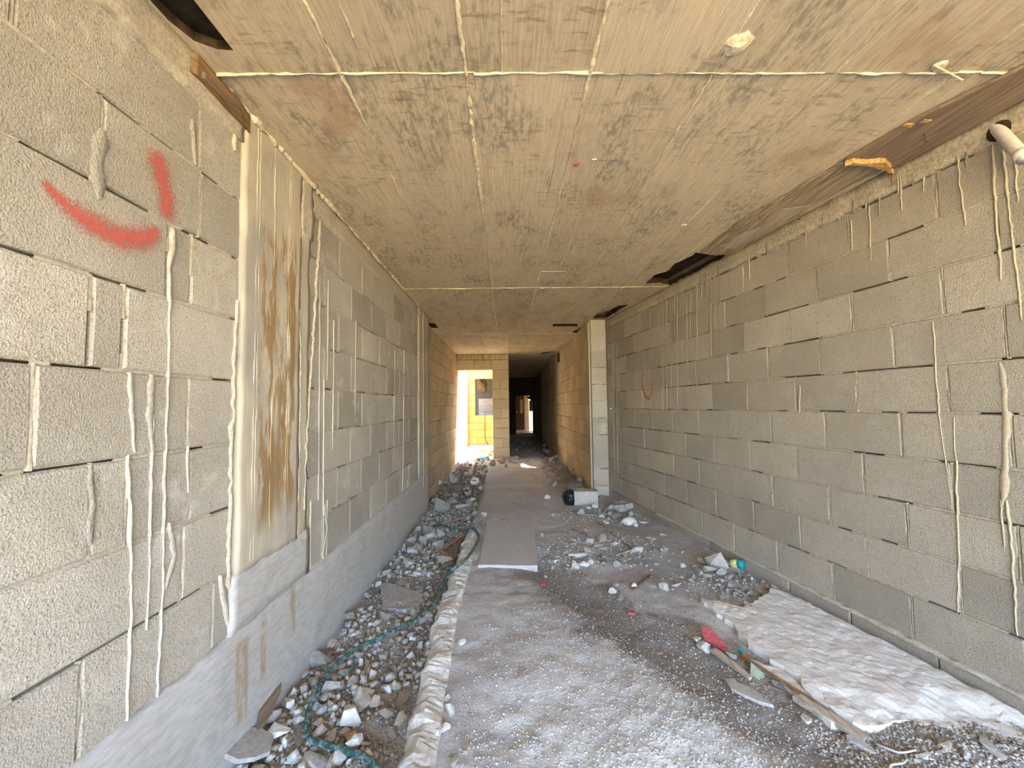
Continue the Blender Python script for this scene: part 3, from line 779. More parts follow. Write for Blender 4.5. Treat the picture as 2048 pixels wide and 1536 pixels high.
for y, x1, w, h in ((1.59, 2.34, .006, .007), (4.62, 1.86, .008, .007), (7.65, 1.32, .009, .007)):
    xx = LX + .01 if y < 6 else FX0 + .02
    while xx < x1 - .02:
        nx = min(xx + .52, x1); sd += 1
        ridge((xx, y), (nx, y - .004), w, h, seed=sd, keep=.85); xx = nx
for (x0, y0), (x1, y1) in (((.36, 4.05), (.62, 4.05)),): sd += 1; ridge((x0, y0), (x1, y1), .002, .002, 'board_mark', .8, sd)
sd += 1; ridge((LX + .015, 1.62), (LX + .012, 5.4), .012, .014, 'corner_fin', .8, sd)
# bottom lump of set cement on the near part of the ceiling
for i, (px, py, s) in enumerate(((1478, 85, .05), (1466, 92, .03), (1368, 450, .022), (1880, 130, .03))):
    p = G(px, py, TOP); bm = bmesh.new(); bmesh.ops.create_icosphere(bm, subdivisions=2, radius=s)
    for v in bm.verts: v.co *= rh.uniform(.75, 1.2); v.co.z *= .35
    me = bpy.data.meshes.new('cement_lump'); bm.to_mesh(me); bm.free()
    o = link('cement_lump', me, MAT['ridge'], ce); o.location = p
for px, py, s in ((1151, 329, .011), (1157, 327, .006), (1188, 320, .013)):
    p = G(px, py, TOP); q = make('paint_spot', *plate(ragged([(-s, -s * .7), (s, -s * .6), (s * .9, s * .6), (-s * .8, s * .7)], .008, .002, rh), -.004, .003), MAT['red'] if px < 1180 else MAT['drip_grey'], ce); q.location = p
# black board in the near left gap
bb = make('black_board', *plate([(-1.158, .32), (-1.158, 1.49), (-1.0, 1.49), (-1.0, .32)], 2.775, 2.795, grid=.05, amp=.002), MAT['ply_black'], ce)
bb['label'] = 'black tarred board recessed in the ceiling gap'

# plywood strip left under the ceiling along the right wall
ply = empty('plywood_strip', (2.1, 1.6, TOP - .02)); tag(ply, 'brown plywood strip left under the ceiling along the right wall, torn at its far end', 'plywood')
def off(poly, o): return [(x - o.location.x, y - o.location.y) for x, y in poly]
rp = random.Random(8)
edge_in = cpix((1750, 280), (1850, 222), (1960, 165)); edge_out = cpix((1960, 240), (1880, 283), (1800, 322))
torn = cpix((1785, 329), (1772, 320), (1750, 318), (1725, 315), (1700, 311), (1692, 313))
far_in = (edge_in[0][0] - .03, edge_in[0][1])
poly = [(2.14, .32), (2.44, .32), (2.315, 1.5)] + edge_out[1:] + torn + [edge_in[1], (2.10, 1.5)]
make('board', *plate(off(poly, ply), -.002, .014), MAT['ply_brown'], ply)
t = cpix((1692, 313), (1712, 313), (1740, 317), (1762, 321), (1786, 331), (1783, 318), (1770, 308), (1735, 309), (1705, 308))
tl = make('torn_edge', *plate(off(ragged(t, .03, .006, rp), ply), -.03, -.003, grid=.03, amp=.004), MAT['ply_torn'], ply); tl['label'] = 'torn orange wood fibres'
spl = cpix((1782, 318), (1786, 331), (1778, 338))
make('splinter', *tube([Vector((spl[1][0] - 2.1, spl[1][1] - 1.6, -.02)), Vector((spl[1][0] - 2.1 + .01, spl[1][1] - 1.6 + .02, -.09))], [.008, .003], 5), MAT['batten'], ply)
for px, py in ((1818, 240), (1852, 232)):
    p = cpix((px, py))[0]
    make('torn_spot', *plate(off(ragged([(p[0] - .022, p[1] - .012), (p[0] + .022, p[1] - .008), (p[0] + .02, p[1] + .014), (p[0] - .02, p[1] + .012)], .015, .005, rp), ply), -.006, -.001), MAT['ply_torn'], ply)
# worn plywood scraps from the torn end to the hole
scr = empty('plywood_scrap', (1.9, 2.9, TOP - .016)); tag(scr, 'thin scraped plywood remnant under the ceiling between the torn strip and the dark hole', 'plywood')
poly = cpix((1690, 318), (1640, 345), (1560, 395), (1480, 440), (1420, 490), (1395, 504), (1432, 507), (1462, 505), (1530, 465), (1600, 425), (1700, 365), (1775, 332))
make('veneer', *plate(off(ragged(poly, .08, .015, rp), scr), -.001, .011, grid=.06, amp=.0), MAT['ply_worn'], scr)
poly = cpix((1560, 415), (1520, 450), (1470, 470), (1440, 488), (1470, 492), (1540, 455), (1620, 405))
make('bare_patch', *plate(off(ragged(poly, .06, .015, rp), scr), -.004, -.0015), MAT['ply_torn'] if False else MAT['lath'], scr)
for i, (px, py, l) in enumerate(((1848, 262, .05), (1596, 428, .035), (1518, 428, .04), (1780, 335, .04))):
    p = G(px, py, TOP - .01)
    o = make('nail', *tube([Vector((0, 0, .012)), Vector((.002, .001, -l)), Vector((.006, -.006, -l - .008))], .0028, 6), MAT['rust'])
    o.location = p
    tag(o, ('bent rusty nail hanging from the middle of the brown plywood strip', 'rusty nail below the bare plaster beside the right wall', 'rusty nail in the scraped plywood remnant', 'rusty nail by the splinter at the torn plywood end')[i], 'nail')
# wooden batten at the top of the left wall
bt = empty('timber_batten', (LX, 1.49, 2.695)); tag(bt, 'dark brown wooden batten wedged between the left wall and the ceiling', 'batten')
make('wood', *plate([(.008, -.02), (.022, 0), (.026, .24), (.014, .33), (.008, .33)], -.045, .042), MAT['batten'], bt)
make('wood_split', *plate([(.022, .02), (.030, .03), (.030, .24), (.024, .24)], -.035, -.01), MAT['plank'], bt)
wire = make('wire_straw', *tube([G(1868, 130, TOP - .012), G(1925, 160, TOP - .02)], .003, 6), MAT['ridge']); tag(wire, 'pale straw sticking out of the ceiling joint near the right wall', 'straw')

# white pvc pipe stub high on the right wall
pp0 = RW(1999, 262); pdir = Vector((-.085, -.14, -.21)).normalized()
pv = empty('pipe_stub', pp0); tag(pv, 'white plastic pipe stub sticking out of a hole high in the right wall', 'pipe')
pth = [pdir * t for t in (-.06, 0, .1, .2, .235, .237, .275)]
make('pipe', *tube(pth[:5], .024, 18, False), MAT['pvc'], pv, True)
make('collar', *tube([pdir * .232, pdir * .236, pdir * .285, pdir * .286, pdir * .284, pdir * .22], [.024, .028, .028, .0265, .0225, .0215], 18, False), MAT['pvc'], pv, True)
make('pipe_hole', *tube([wr_.n * -.03, wr_.n * .006], [.05, .045], 12), MAT['shade_dark'], pv)  # closed plug, the hole's shade put into its dark colour

# ------------------------------------------------------------------ floor
xs = np.concatenate([np.arange(-1.36, 2.75, .016), np.arange(2.75, 3.3, .1)])
ys = np.concatenate([np.arange(MOUTH - .6, 1.2, .1), np.arange(1.2, 5.0, .016), np.arange(5.0, 11.0, .05), np.arange(11.0, 27.5, .2)])
def edge_x(y): return -.43 + (vn(y, y * 0, 3, 41) - .5) * .06
def hfun(x, y):
    x = np.asarray(x, float); y = np.asarray(y, float)
    tr = sstep(.05, -.05, x - edge_x(y)) * sstep(10.3, 9.9, y)
    h = (fbm(x, y, 2.2, 1) - .5) * .05 + (fbm(x, y, 12, 4) - .5) * .018 + (fbm(x, y, 40, 8) - .5) * .006
    h = h * (1 - tr * 0) - tr * (.12 - .07 * fbm(x, y, 3, 21))
    h = h + .035 * np.exp(-(((x - .75) / .6) ** 2 + ((y - 1.9) / .6) ** 2))
    dirt = sstep(.25, .05, np.abs(x - (.62 + .45 * (2.9 - y)))) * sstep(1.4, 1.7, y) * sstep(4.4, 3.6, y)
    h = h - .03 * dirt - .015 * sstep(0, .5, x - 1.0) * sstep(7, 5, y)
    h = h + (fbm(x, y, 7, 31) - .3) * .10 * sstep(9.7, 10.2, y) * sstep(11.0, 10.6, y)
    h = h + (fbm(x, y, 5, 33) - .4) * .10 * sstep(.75, 1.05, x) * sstep(6.6, 7.0, y) + (fbm(x, y, 4, 35) - .45) * .12 * sstep(10.8, 12, y) * sstep(18, 16, y)
    return h
X, Y = np.meshgrid(xs, ys, indexing='ij')
H = hfun(X, Y)
nv = np.stack([X.ravel(), Y.ravel(), H.ravel()], 1)
ny = len(ys); I, J = np.meshgrid(np.arange(len(xs) - 1), np.arange(ny - 1), indexing='ij')
q = np.stack([(I * ny + J).ravel(), ((I + 1) * ny + J).ravel(), ((I + 1) * ny + J + 1).ravel(), (I * ny + J + 1).ravel()], 1)
fl = link('floor', fast_mesh('floor', nv, q), MAT['floor'], None, True); fl['kind'] = 'structure'
def mixc(a, b, t): return a * (1 - t[..., None]) + np.array(b) * t[..., None]
xr, yr = X.ravel(), Y.ravel()
tint = np.tile(np.array([.53, .51, .51]), (len(xr), 1))
n1 = fbm(xr, yr, 2.6, 51); n2 = fbm(xr, yr, 9, 55)
tint = mixc(tint, (.59, .575, .575), sstep(.45, .6, n1))
chalk = sstep(.30, .55, np.exp(-(((xr - .62) / .72) ** 2 + ((yr - 1.75) / .85) ** 2)) + (n2 - .5) * .55) * sstep(-.27, -.1, xr)
tint = mixc(tint, (.70, .69, .69), chalk)
dn = np.abs(xr - (.70 + .58 * (2.8 - yr)))
dark = sstep(.46, .18, dn + (n2 - .5) * .5) * sstep(1.35, 1.6, yr) * sstep(4.3, 3.2, yr)
tint = mixc(tint, (.255, .222, .20), dark * .9)
dark2 = sstep(.9, 1.1, xr) * sstep(3.0, 3.4, yr + (n2 - .5)) * sstep(6.3, 5.2, yr)
tint = mixc(tint, (.38, .355, .33), dark2 * .6)
tint = mixc(tint, (.33, .295, .265), sstep(1.95, 1.75, yr + (n2 - .5) * .3) * sstep(1.15, 1.35, xr) * .85)
tre = sstep(.03, -.03, xr - edge_x(yr))
tint = mixc(tint, (.45, .41, .36), tre * sstep(.35, .6, n2 * .5 + .4))
tint = mixc(tint, (.30, .245, .19), tre * sstep(.48, .6, n1) * .8)
farr = sstep(6.8, 7.4, yr) * sstep(.75, 1.0, xr + (n2 - .5) * .6)
tint = mixc(tint, (.28, .22, .17), farr)
tint = mixc(tint, (.40, .33, .26), sstep(10.6, 10.9, yr) * sstep(.0, -.1, xr) * .8)
ca = fl.data.attributes.new('tint', 'FLOAT_COLOR', 'POINT')
ca.data.foreach_set('color', np.concatenate([tint, np.ones((len(xr), 1))], 1).astype(np.float32).ravel())
def gz(x, y): return float(hfun(x, y))
def GG(px, py, lift=0.0):
    """point of the ground seen at a place of the photo"""
    z = 0.0
    for _ in range(4):
        p = G(px, py, z); z = gz(p.x, p.y) + lift
    return G(px, py, z)

tile = make('trim_1', *boxes([(.44, 1.3, 20.0, 22.4, -.05, .05)]), MAT['tile']); tile['kind'] = 'structure'

# broken concrete curb along the trench
cy = np.arange(.3, 4.72, .016); prof = [(-.10, -.16), (-.095, -.10), (-.088, -.05), (-.075, -.005), (-.045, .022), (-.01, .034), (.03, .034), (.058, .028), (.072, .018), (.076, -.01), (.078, -.06)]
V, Fc = [], []
kx = len(prof)
for i, y in enumerate(cy):
    cx = -.365 + .02 * math.sin(y * 1.7) - .012 * (y - 1.2)
    w = 1.0 - .10 * (y - 1.2) / 3
    tp = .72 if 2.95 < y < 3.25 or y > 4.35 else 1.0
    for j, (a, b) in enumerate(prof):
        k = 1 if j < 8 else .25
        dx = ((float(fbm(y, 0, 4, 61)) - .5) * .04 + (float(fbm(y, (a + b) * 1.2, 13, 63)) - .5) * .045) * k + nrs.uniform(-.003, .003) * k
        dz = ((float(fbm(y, a * 1.2 + 4, 12, 65)) - .5) * .05 + (float(vn(y, a * 2, 45, 67)) - .5) * .014) * k + nrs.uniform(-.002, .002) * k
        V.append((cx + a * w + dx, y, (b if b < 0 else b * tp) + dz))
for i in range(len(cy) - 1):
    for j in range(kx - 1): Fc.append((i * kx + j, i * kx + j + 1, (i + 1) * kx + j + 1, (i + 1) * kx + j))
Fc += [tuple(range(kx)), tuple(reversed(range((len(cy) - 1) * kx, len(cy) * kx)))]
cb = make('concrete_curb', V, [tuple(reversed(q_)) for q_ in Fc], MAT['curb'])
tag(cb, 'long rough broken concrete curb between the rubble trench and the path', 'curb')

def slab_obj(name, poly, z0, z1, mat, label, cat, grid=.05, amp=.004, rg=None, seed=1, group=None, ztop=None):
    cxm = sum(p[0] for p in poly) / len(poly); cym = sum(p[1] for p in poly) / len(poly)
    pl = [(x - cxm, y - cym) for x, y in poly]
    if rg: pl = ragged(pl, rg[0], rg[1], random.Random(seed))
    o = make(name, *plate(pl, z0, z1, grid=grid, amp=amp, seed=seed, ztop=(lambda x, y: ztop(x + cxm, y + cym)) if ztop else None), MAT[mat]); o.location = (cxm, cym, 0)
    return tag(o, label, cat, group)
slab_obj('concrete_slab', [(-.26, 3.64), (.255, 3.60), (.275, 4.05), (.29, 5.3), (-.26, 5.35), (-.255, 4.4)], -.06, .022, 'slab', 'thin flat concrete slab lying in the dusty path, pale broken front edge', 'slab', .12, .003, (.15, .006), 3)
slab_obj('concrete_piece', [(p.x, p.y) for p in (G(762, 1176, -.08), G(770, 1170, -.08), (G(824, 1186, -.08)), G(846, 1196, -.08), G(842, 1222, -.08), G(800, 1226, -.08), G(764, 1222, -.08))], -.13, -.055, 'stone_grey', 'flat concrete piece with a dark hole lying in the trench beside the hose', 'slab', .03, .008, (.05, .006), 4)
# white cement spill along the right wall
def gp(*pp, z=.03): return [(G(x, y, z).x, G(x, y, z).y) for x, y in pp]
spill = gp((1402, 1196), (1440, 1204), (1485, 1214), (1520, 1196), (1545, 1178), (1600, 1196), (1730, 1264), (1900, 1350), (2060, 1428), (2060, 1480), (1985, 1466), (1930, 1456), (1880, 1440), (1840, 1432), (1800, 1430), (1775, 1436), (1745, 1446), (1700, 1434), (1660, 1410), (1625, 1392), (1600, 1358), (1568, 1334), (1545, 1320), (1512, 1294), (1472, 1262), (1462, 1244), (1420, 1214))
spill = [(min(x, rx(y) - .028), y) for x, y in spill]
slab_obj('cement_spill', spill, -.06, .036, 'screed', 'large white spread of set cement on the floor along the right wall', 'cement', .02, .011, (.035, .012), 6, None, lambda x, y: -.004 + .034 * sstep(1.74, 2.02, y + (fbm(x, y, 8, 3) - .5) * .25))
lip = gp((1496, 1310), (1530, 1325), (1560, 1330), (1590, 1352), (1622, 1390), (1660, 1420), (1676, 1436), (1662, 1434), (1640, 1418), (1600, 1386), (1560, 1352), (1520, 1330))
slab_obj('cement_lip', lip, -.05, .018, 'screed', 'narrow broken strip of white cement below the edge of the white spread', 'cement', .025, .012, (.04, .008), 7)
slab_obj('cement_flake', gp((1404, 1198), (1435, 1205), (1470, 1222), (1482, 1230), (1460, 1230), (1430, 1218)), -.02, .028, 'screed', 'white oval cement flake at the far tip of the white spread', 'cement', .025, .006, (.04, .005), 8)

# ------------------------------------------------------------------ rubble
SM = {}
def stone_mesh(kind, var, mk):
    k = (kind, var, mk)
    if k in SM: return SM[k]
    r = random.Random('s%s%d' % (kind, var)); bm = bmesh.new()
    n = 15 if kind == 'lump' else 13
    for i in range(n):
        v = Vector((r.gauss(0, 1), r.gauss(0, 1), r.gauss(0, 1))).normalized()
        if kind == 'lump': v = Vector((v.x, v.y * .8, v.z * .62)) * r.uniform(.85, 1.1)
        elif kind == 'block': v = Vector([max(-.62, min(.62, c * 1.25)) for c in v]); v = Vector((v.x * 1.3, v.y, v.z * .8)) * r.uniform(.94, 1.05)
        else: v = Vector((v.x, v.y * .7, (.16 if v.z > 0 else -.16) * r.uniform(.75, 1.1)))
        bm.verts.new(v * .5)
    h = bmesh.ops.convex_hull(bm, input=bm.verts)
    bmesh.ops.delete(bm, geom=[v for v in bm.verts if not v.link_faces], context='VERTS')
    bmesh.ops.bevel(bm, geom=list(bm.edges), offset=.012, segments=1, affect='EDGES', clamp_overlap=True) if kind != 'flat' and var < 4 else None
    bmesh.ops.triangulate(bm, faces=bm.faces)
    me = bpy.data.meshes.new('rubble_stone'); bm.to_mesh(me); bm.free(); me.materials.append(MAT[mk])
    SM[k] = me; return me
PILE = {}
def pile_z(x, y, s):
    return max((PILE.get((int(math.floor((x + a * s * .3) / .03)), int(math.floor((y + b * s * .3) / .03))), -9) for a in (-1, 0, 1) for b in (-1, 0, 1)), default=-9)
def mark(x, y, s, z):
    k = int(max(1, s * .36 / .03))
    cx_, cy_ = int(math.floor(x / .03)), int(math.floor(y / .03))
    for a in range(-k, k + 1):
        for b in range(-k, k + 1):
            if a * a + b * b <= k * k: PILE[(cx_ + a, cy_ + b)] = max(PILE.get((cx_ + a, cy_ + b), -9), z)
ZONES = {}
def zone(x, y):
    if x < -.25:
        if y < 2.35: return 'near the hose bend'
        if y < 3.3: return 'by the diagonal hose crossing'
        if y < 4.7: return 'near the far curb end'
        if y < 6.3: return 'past the left wall end'
        return 'along the foot of the far left wall'
    if y > 9.2: return 'on the threshold of the far doorway'
    if y > 6.3: return 'along the foot of the far right wall'
    if y > 4.9: return 'in the pile at the foot of the right pier'
    if x > 1.25 and y > 2.7: return 'in the heap against the right wall base'
    if y > 2.5: return 'scattered in the middle of the dirt floor'
    return 'loose on the floor in front of the white cement spread'
CNAME = {'stone_pale': 'pale limestone', 'stone_grey': 'grey concrete', 'stone_brown': 'earthy brown'}
SHP = {'lump': 'chunk', 'block': 'blocky lump', 'flat': 'flat shard'}
NST = [0]
def stone(x, y, s, kind='lump', mk='stone_grey', rot=None, tilt=.25, label=None, sink=.25, aspect=1.0, zfix=None, cat='stone'):
    r = rnd; me = stone_mesh(kind, r.randrange(7), mk)
    o = bpy.data.objects.new('rubble_stone', me); COL.objects.link(o)
    base = max(gz(x, y), pile_z(x, y, s) - s * .12)
    hz = s * {'lump': .30, 'block': .27, 'flat': .085}[kind]
    z = base + hz * (1 - sink) if zfix is None else zfix
    o.location = (x, y, z); o.scale = (s, s * aspect, s)
    o.rotation_euler = (r.uniform(-tilt, tilt), r.uniform(-tilt, tilt), r.uniform(0, 6.28) if rot is None else rot)
    mark(x, y, s, z + hz * .5)
    zn = zone(x, y)
    if x < -.45 and y < 6.3: zn = ('against the wall foot ', '', 'on the path side ')[0 if x < -.95 else (1 if x < -.68 else 2)] + zn
    sz = 'tiny' if s < .055 else ('small' if s < .085 else ('middling' if s < .13 else 'big'))
    lab = label or '%s %s %s %s' % (sz, CNAME[mk], SHP[kind], zn)
    tag(o, lab, cat, None if label else '%s %s %ss %s' % (sz, CNAME[mk], SHP[kind], zn)); NST[0] += 1
    return o
def pst(px, py, w, kind='lump', mk='stone_grey', label=None, **kw):
    p = GG(px, py, .01); d = p.y
    return stone(p.x, p.y, w / F_PX * math.hypot(d, .9) * 1.08, kind, mk, label=label, **kw)
P_, G_, B_ = 'stone_pale', 'stone_grey', 'stone_brown'
BIG = [
    (700, 1447, 52, 'lump', P_, 'largest pale lumpy chunk in the front of the trench'), (704, 1420, 30, 'lump', P_, 'pale chunk resting just behind the largest lumpy chunk'),
    (661, 1378, 36, 'lump', P_, 'rough pale chunk touching the hose above its bend'), (580, 1408, 26, 'block', P_, 'squarish white chunk between the hose and the leaning board'),
    (614, 1346, 34, 'flat', P_, 'white triangular shard near the stained left footing'), (640, 1326, 42, 'lump', G_, None),
    (716, 1314, 22, 'lump', P_, None), (742, 1311, 26, 'flat', P_, None), (643, 1420, 18, 'lump', P_, None), (644, 1442, 22, 'flat', P_, 'pale upright splinter of stone inside the hose bend'),
    (540, 1438, 38, 'lump', P_, None), (552, 1472, 48, 'flat', P_, 'long white flat stone left of the hose bend'), (522, 1495, 18, 'lump', P_, 'small white round stone left of the hose bend'),
    (493, 1507, 30, 'lump', G_, None), (735, 1386, 26, 'lump', P_, None), (775, 1378, 24, 'lump', G_, None), (772, 1435, 34, 'lump', B_, None),
    (664, 1473, 34, 'flat', G_, None), (630, 1520, 52, 'flat', G_, 'long flat grey shard at the bottom beside the hose'), (804, 1396, 46, 'flat', B_, 'brown slab piece leaning against the curb'),
    (735, 1345, 24, 'lump', B_, None), (690, 1350, 22, 'lump', G_, None), (707, 1365, 24, 'lump', G_, None), (650, 1400, 20, 'lump', G_, None), (600, 1440, 24, 'lump', G_, None), (752, 1405, 30, 'lump', B_, None), (715, 1395, 26, 'flat', G_, None), (690, 1465, 22, 'lump', B_, None), (800, 1440, 28, 'lump', B_, None), (785, 1468, 26, 'lump', B_, None),
    (816, 1130, 28, 'block', P_, 'pale cut block piece near the wall in the stone pile'), (826, 1107, 26, 'lump', G_, None), (876, 1095, 28, 'block', G_, 'flat topped grey block piece beside the brown stick'), (823, 1083, 24, 'lump', G_, None), (847, 1085, 28, 'block', G_, None), (860, 1084, 24, 'block', G_, None),
    (889, 1126, 38, 'lump', B_, 'large brown grey chunk beside the curb'), (858, 1065, 24, 'block', G_, None), (906, 1069, 36, 'flat', G_, None), (778, 1120, 26, 'lump', G_, None), (852, 1120, 22, 'lump', G_, None), (804, 1117, 20, 'lump', G_, None), (836, 1062, 20, 'lump', G_, None), (880, 1072, 24, 'block', G_, None),
    (850, 1242, 34, 'lump', B_, 'brown stone tucked between the hose and the curb'), (800, 1170, 44, 'flat', G_, None), (706, 1266, 28, 'flat', P_, 'white shard in the trench short of the hose crossing'), (689, 1268, 14, 'lump', P_, None), (700, 1240, 34, 'lump', B_, None), (655, 1282, 44, 'flat', P_, None), (760, 1150, 18, 'lump', G_, None), (875, 1155, 18, 'lump', B_, None), (830, 1150, 18, 'lump', G_, None),
    (884, 1022, 40, 'block', G_, 'largest grey block chunk in the pile past the left wall end'), (925, 1014, 38, 'flat', G_, 'tilted grey slab piece in the pile past the left wall end'), (906, 1028, 20, 'block', G_, None), (860, 1038, 26, 'flat', P_, None), (896, 1042, 28, 'flat', G_, None), (925, 1050, 24, 'flat', G_, None), (911, 994, 18, 'lump', G_, None), (942, 1004, 20, 'block', P_, None), (870, 1008, 20, 'lump', P_, None), (905, 1008, 26, 'lump', G_, None), (935, 990, 16, 'lump', P_, None), (950, 1030, 20, 'lump', G_, None), (968, 1030, 16, 'lump', P_, None), (990, 1043, 14, 'lump', P_, None),
    (878, 970, 18, 'lump', P_, None), (905, 966, 26, 'block', G_, None), (889, 968, 16, 'lump', G_, None), (947, 968, 28, 'lump', P_, 'pale rounded chunk at the edge of the path past the left wall end'), (934, 977, 18, 'flat', P_, None), (960, 978, 14, 'lump', G_, None),
    (922, 934, 14, 'lump', B_, None), (935, 937, 14, 'lump', B_, None), (985, 930, 20, 'lump', B_, None), (1003, 926, 20, 'block', B_, None), (1025, 924, 22, 'lump', B_, None), (1012, 934, 12, 'lump', B_, None), (960, 934, 12, 'lump', B_, None),
    (1239, 1022, 26, 'block', G_, None), (1223, 1017, 20, 'block', G_, None), (1256, 1017, 22, 'block', G_, None), (1230, 1009, 16, 'lump', G_, None), (1246, 1008, 18, 'block', G_, None), (1233, 1036, 24, 'lump', B_, None), (1287, 1045, 26, 'flat', P_, None), (1161, 1027, 18, 'lump', P_, None), (1176, 1017, 15, 'lump', P_, None), (1147, 1024, 22, 'flat', B_, None), (1180, 1028, 18, 'flat', G_, None), (1190, 1017, 14, 'block', P_, None), (1210, 1042, 26, 'flat', P_, None), (1262, 1030, 14, 'lump', G_, None), (1105, 1030, 12, 'lump', G_, None), (1095, 996, 14, 'lump', P_, None), (1272, 1052, 14, 'lump', P_, None), (1222, 1030, 16, 'lump', G_, None),
    (1180, 1083, 18, 'block', G_, None), (1205, 1082, 26, 'lump', B_, 'tan rounded stone in the middle scatter'), (1148, 1081, 14, 'lump', P_, None), (1157, 1110, 44, 'flat', P_, 'long white flat shard in the middle scatter'), (1107, 1120, 28, 'flat', P_, 'white flat shard right of the path slab'), (1151, 1133, 26, 'lump', P_, None), (1180, 1101, 30, 'flat', G_, None), (1212, 1096, 26, 'flat', P_, None), (1273, 1102, 24, 'block', P_, 'squarish white stone right of the thin stick'), (1182, 1126, 16, 'lump', P_, None), (1224, 1115, 26, 'flat', G_, None), (1233, 1130, 18, 'lump', G_, None), (1205, 1122, 28, 'flat', B_, None), (1250, 1118, 20, 'flat', G_, None), (1325, 1067, 22, 'flat', P_, None), (1308, 1077, 28, 'flat', G_, None), (1330, 1093, 18, 'flat', P_, None), (1160, 1078, 12, 'lump', B_, None),
    (1426, 1120, 18, 'lump', P_, None), (1434, 1133, 40, 'block', G_, 'biggest grey block piece in the heap against the right wall base'), (1391, 1140, 30, 'flat', P_, None), (1405, 1126, 22, 'lump', B_, None), (1365, 1133, 16, 'lump', P_, None), (1420, 1142, 26, 'block', P_, None), (1465, 1148, 20, 'flat', G_, None), (1488, 1156, 20, 'flat', B_, None), (1352, 1170, 34, 'flat', G_, None), (1484, 1187, 28, 'flat', P_, 'white flat piece alone below the heap at the right wall'), (1328, 1176, 22, 'lump', P_, None), (1445, 1148, 22, 'lump', G_, None), (1400, 1150, 18, 'lump', G_, None), (1455, 1128, 18, 'lump', G_, None), (1438, 1158, 20, 'flat', P_, None), (1415, 1155, 16, 'lump', G_, None),
    (1241, 1198, 32, 'flat', G_, 'grey flat shard alone at the edge of the dark soil'), (1267, 1173, 16, 'lump', P_, None), (1225, 1183, 18, 'lump', P_, None), (1232, 1170, 14, 'lump', G_, None),
    (1393, 1284, 20, 'flat', P_, 'white stone just left of the red shard'), (1408, 1297, 28, 'lump', G_, 'grey wedge of stone below the red shard'), (1612, 1434, 26, 'flat', P_, 'white flat stone left of the wooden batten'), (1462, 1312, 20, 'lump', G_, None), (1550, 1362, 28, 'flat', G_, None), (1717, 1486, 46, 'flat', G_, 'long grey flake at the near end of the wooden batten'), (1850, 1508, 24, 'flat', P_, None), (1970, 1486, 60, 'flat', G_, 'large flat grey stone below the near end of the white spread'), (1890, 1495, 26, 'lump', B_, None), (1930, 1510, 22, 'lump', G_, None), (1700, 1420, 24, 'lump', B_, None),
    (900, 1420, 26, 'lump', P_, 'pale stone right against the path side of the curb'), (895, 1395, 18, 'lump', G_, None), (890, 1455, 22, 'lump', G_, None), (905, 1520, 30, 'flat', G_, None), (925, 1285, 16, 'lump', P_, None), (640, 1290, 14, 'lump', G_, None),
    (1085, 1070, 10, 'lump', P_, None), (1140, 880, 8, 'lump', B_, None), (1105, 920, 18, 'lump', B_, None), (1125, 925, 20, 'lump', B_, None), (1120, 940, 22, 'lump', B_, None), (1150, 950, 22, 'lump', B_, None), (1140, 935, 18, 'lump', B_, None), (1160, 965, 22, 'lump', B_, None), (1098, 908, 16, 'lump', B_, None), (1082, 900, 14, 'lump', B_, None), (1130, 952, 18, 'flat', B_, None), (1034, 918, 14, 'block', G_, 'grey block piece at the mouth of the dark corridor'), (1110, 932, 14, 'flat', B_, None)]
rows = sorted(BIG, key=lambda t: -t[1])
for (px, py, w, k, mk, lb) in rows:
    pst(px, py, w, k, mk, lb, aspect=rnd.uniform(.75, 1.0), tilt=.35 if k != 'flat' else .22)
# the big flat stone and the board leaning on the left footing
# fill stones
fill = []
while len(fill) < 72:
    y = 1.55 * (9.9 / 1.55) ** (rnd.random() ** 1.25); x = rnd.uniform(LX + .05, -.47 if y < 4.7 else -.42)
    if y > 6.1: x = rnd.uniform(FX0 + .06, -.55)
    fill.append((x, y))
for x, y in sorted(fill, key=lambda t: t[1]):
    if abs(x + .5) < .06 and y < 4: continue
    s = min(.13, .035 + .05 * rnd.random() ** 1.6 + .006 * y + (.035 if 3.6 < y < 6.2 else 0))
    stone(x, y, s, rnd.choice(('lump', 'lump', 'block', 'flat')), rnd.choice((P_, G_, G_, B_)) if y < 6.3 else rnd.choice((G_, B_)), aspect=rnd.uniform(.65, 1))
for (x0, x1, y0, y1, n, s0, s1, mks) in ((.9, 1.5, 5.0, 6.0, 6, .03, .09, (P_, G_)), (.55, 1.25, 3.6, 4.6, 6, .03, .08, (P_, G_, B_)), (1.45, 1.95, 3.0, 3.7, 4, .03, .07, (P_, G_, B_)), (.75, 1.28, 6.7, 10.3, 12, .06, .16, (B_, B_, G_)), (-1.2, .05, 10.1, 10.6, 4, .05, .13, (B_, G_)), (.1, 1.3, 10.9, 15.5, 7, .1, .22, (B_, B_))):
    for i in range(n):
        x, y = rnd.uniform(x0, x1), rnd.uniform(y0, y1)
        if 5 < y < 6.4 and x > rx(y) - .2: continue
        stone(x, y, rnd.uniform(s0, s1), rnd.choice(('lump', 'flat', 'block')), rnd.choice(mks), aspect=rnd.uniform(.6, 1))

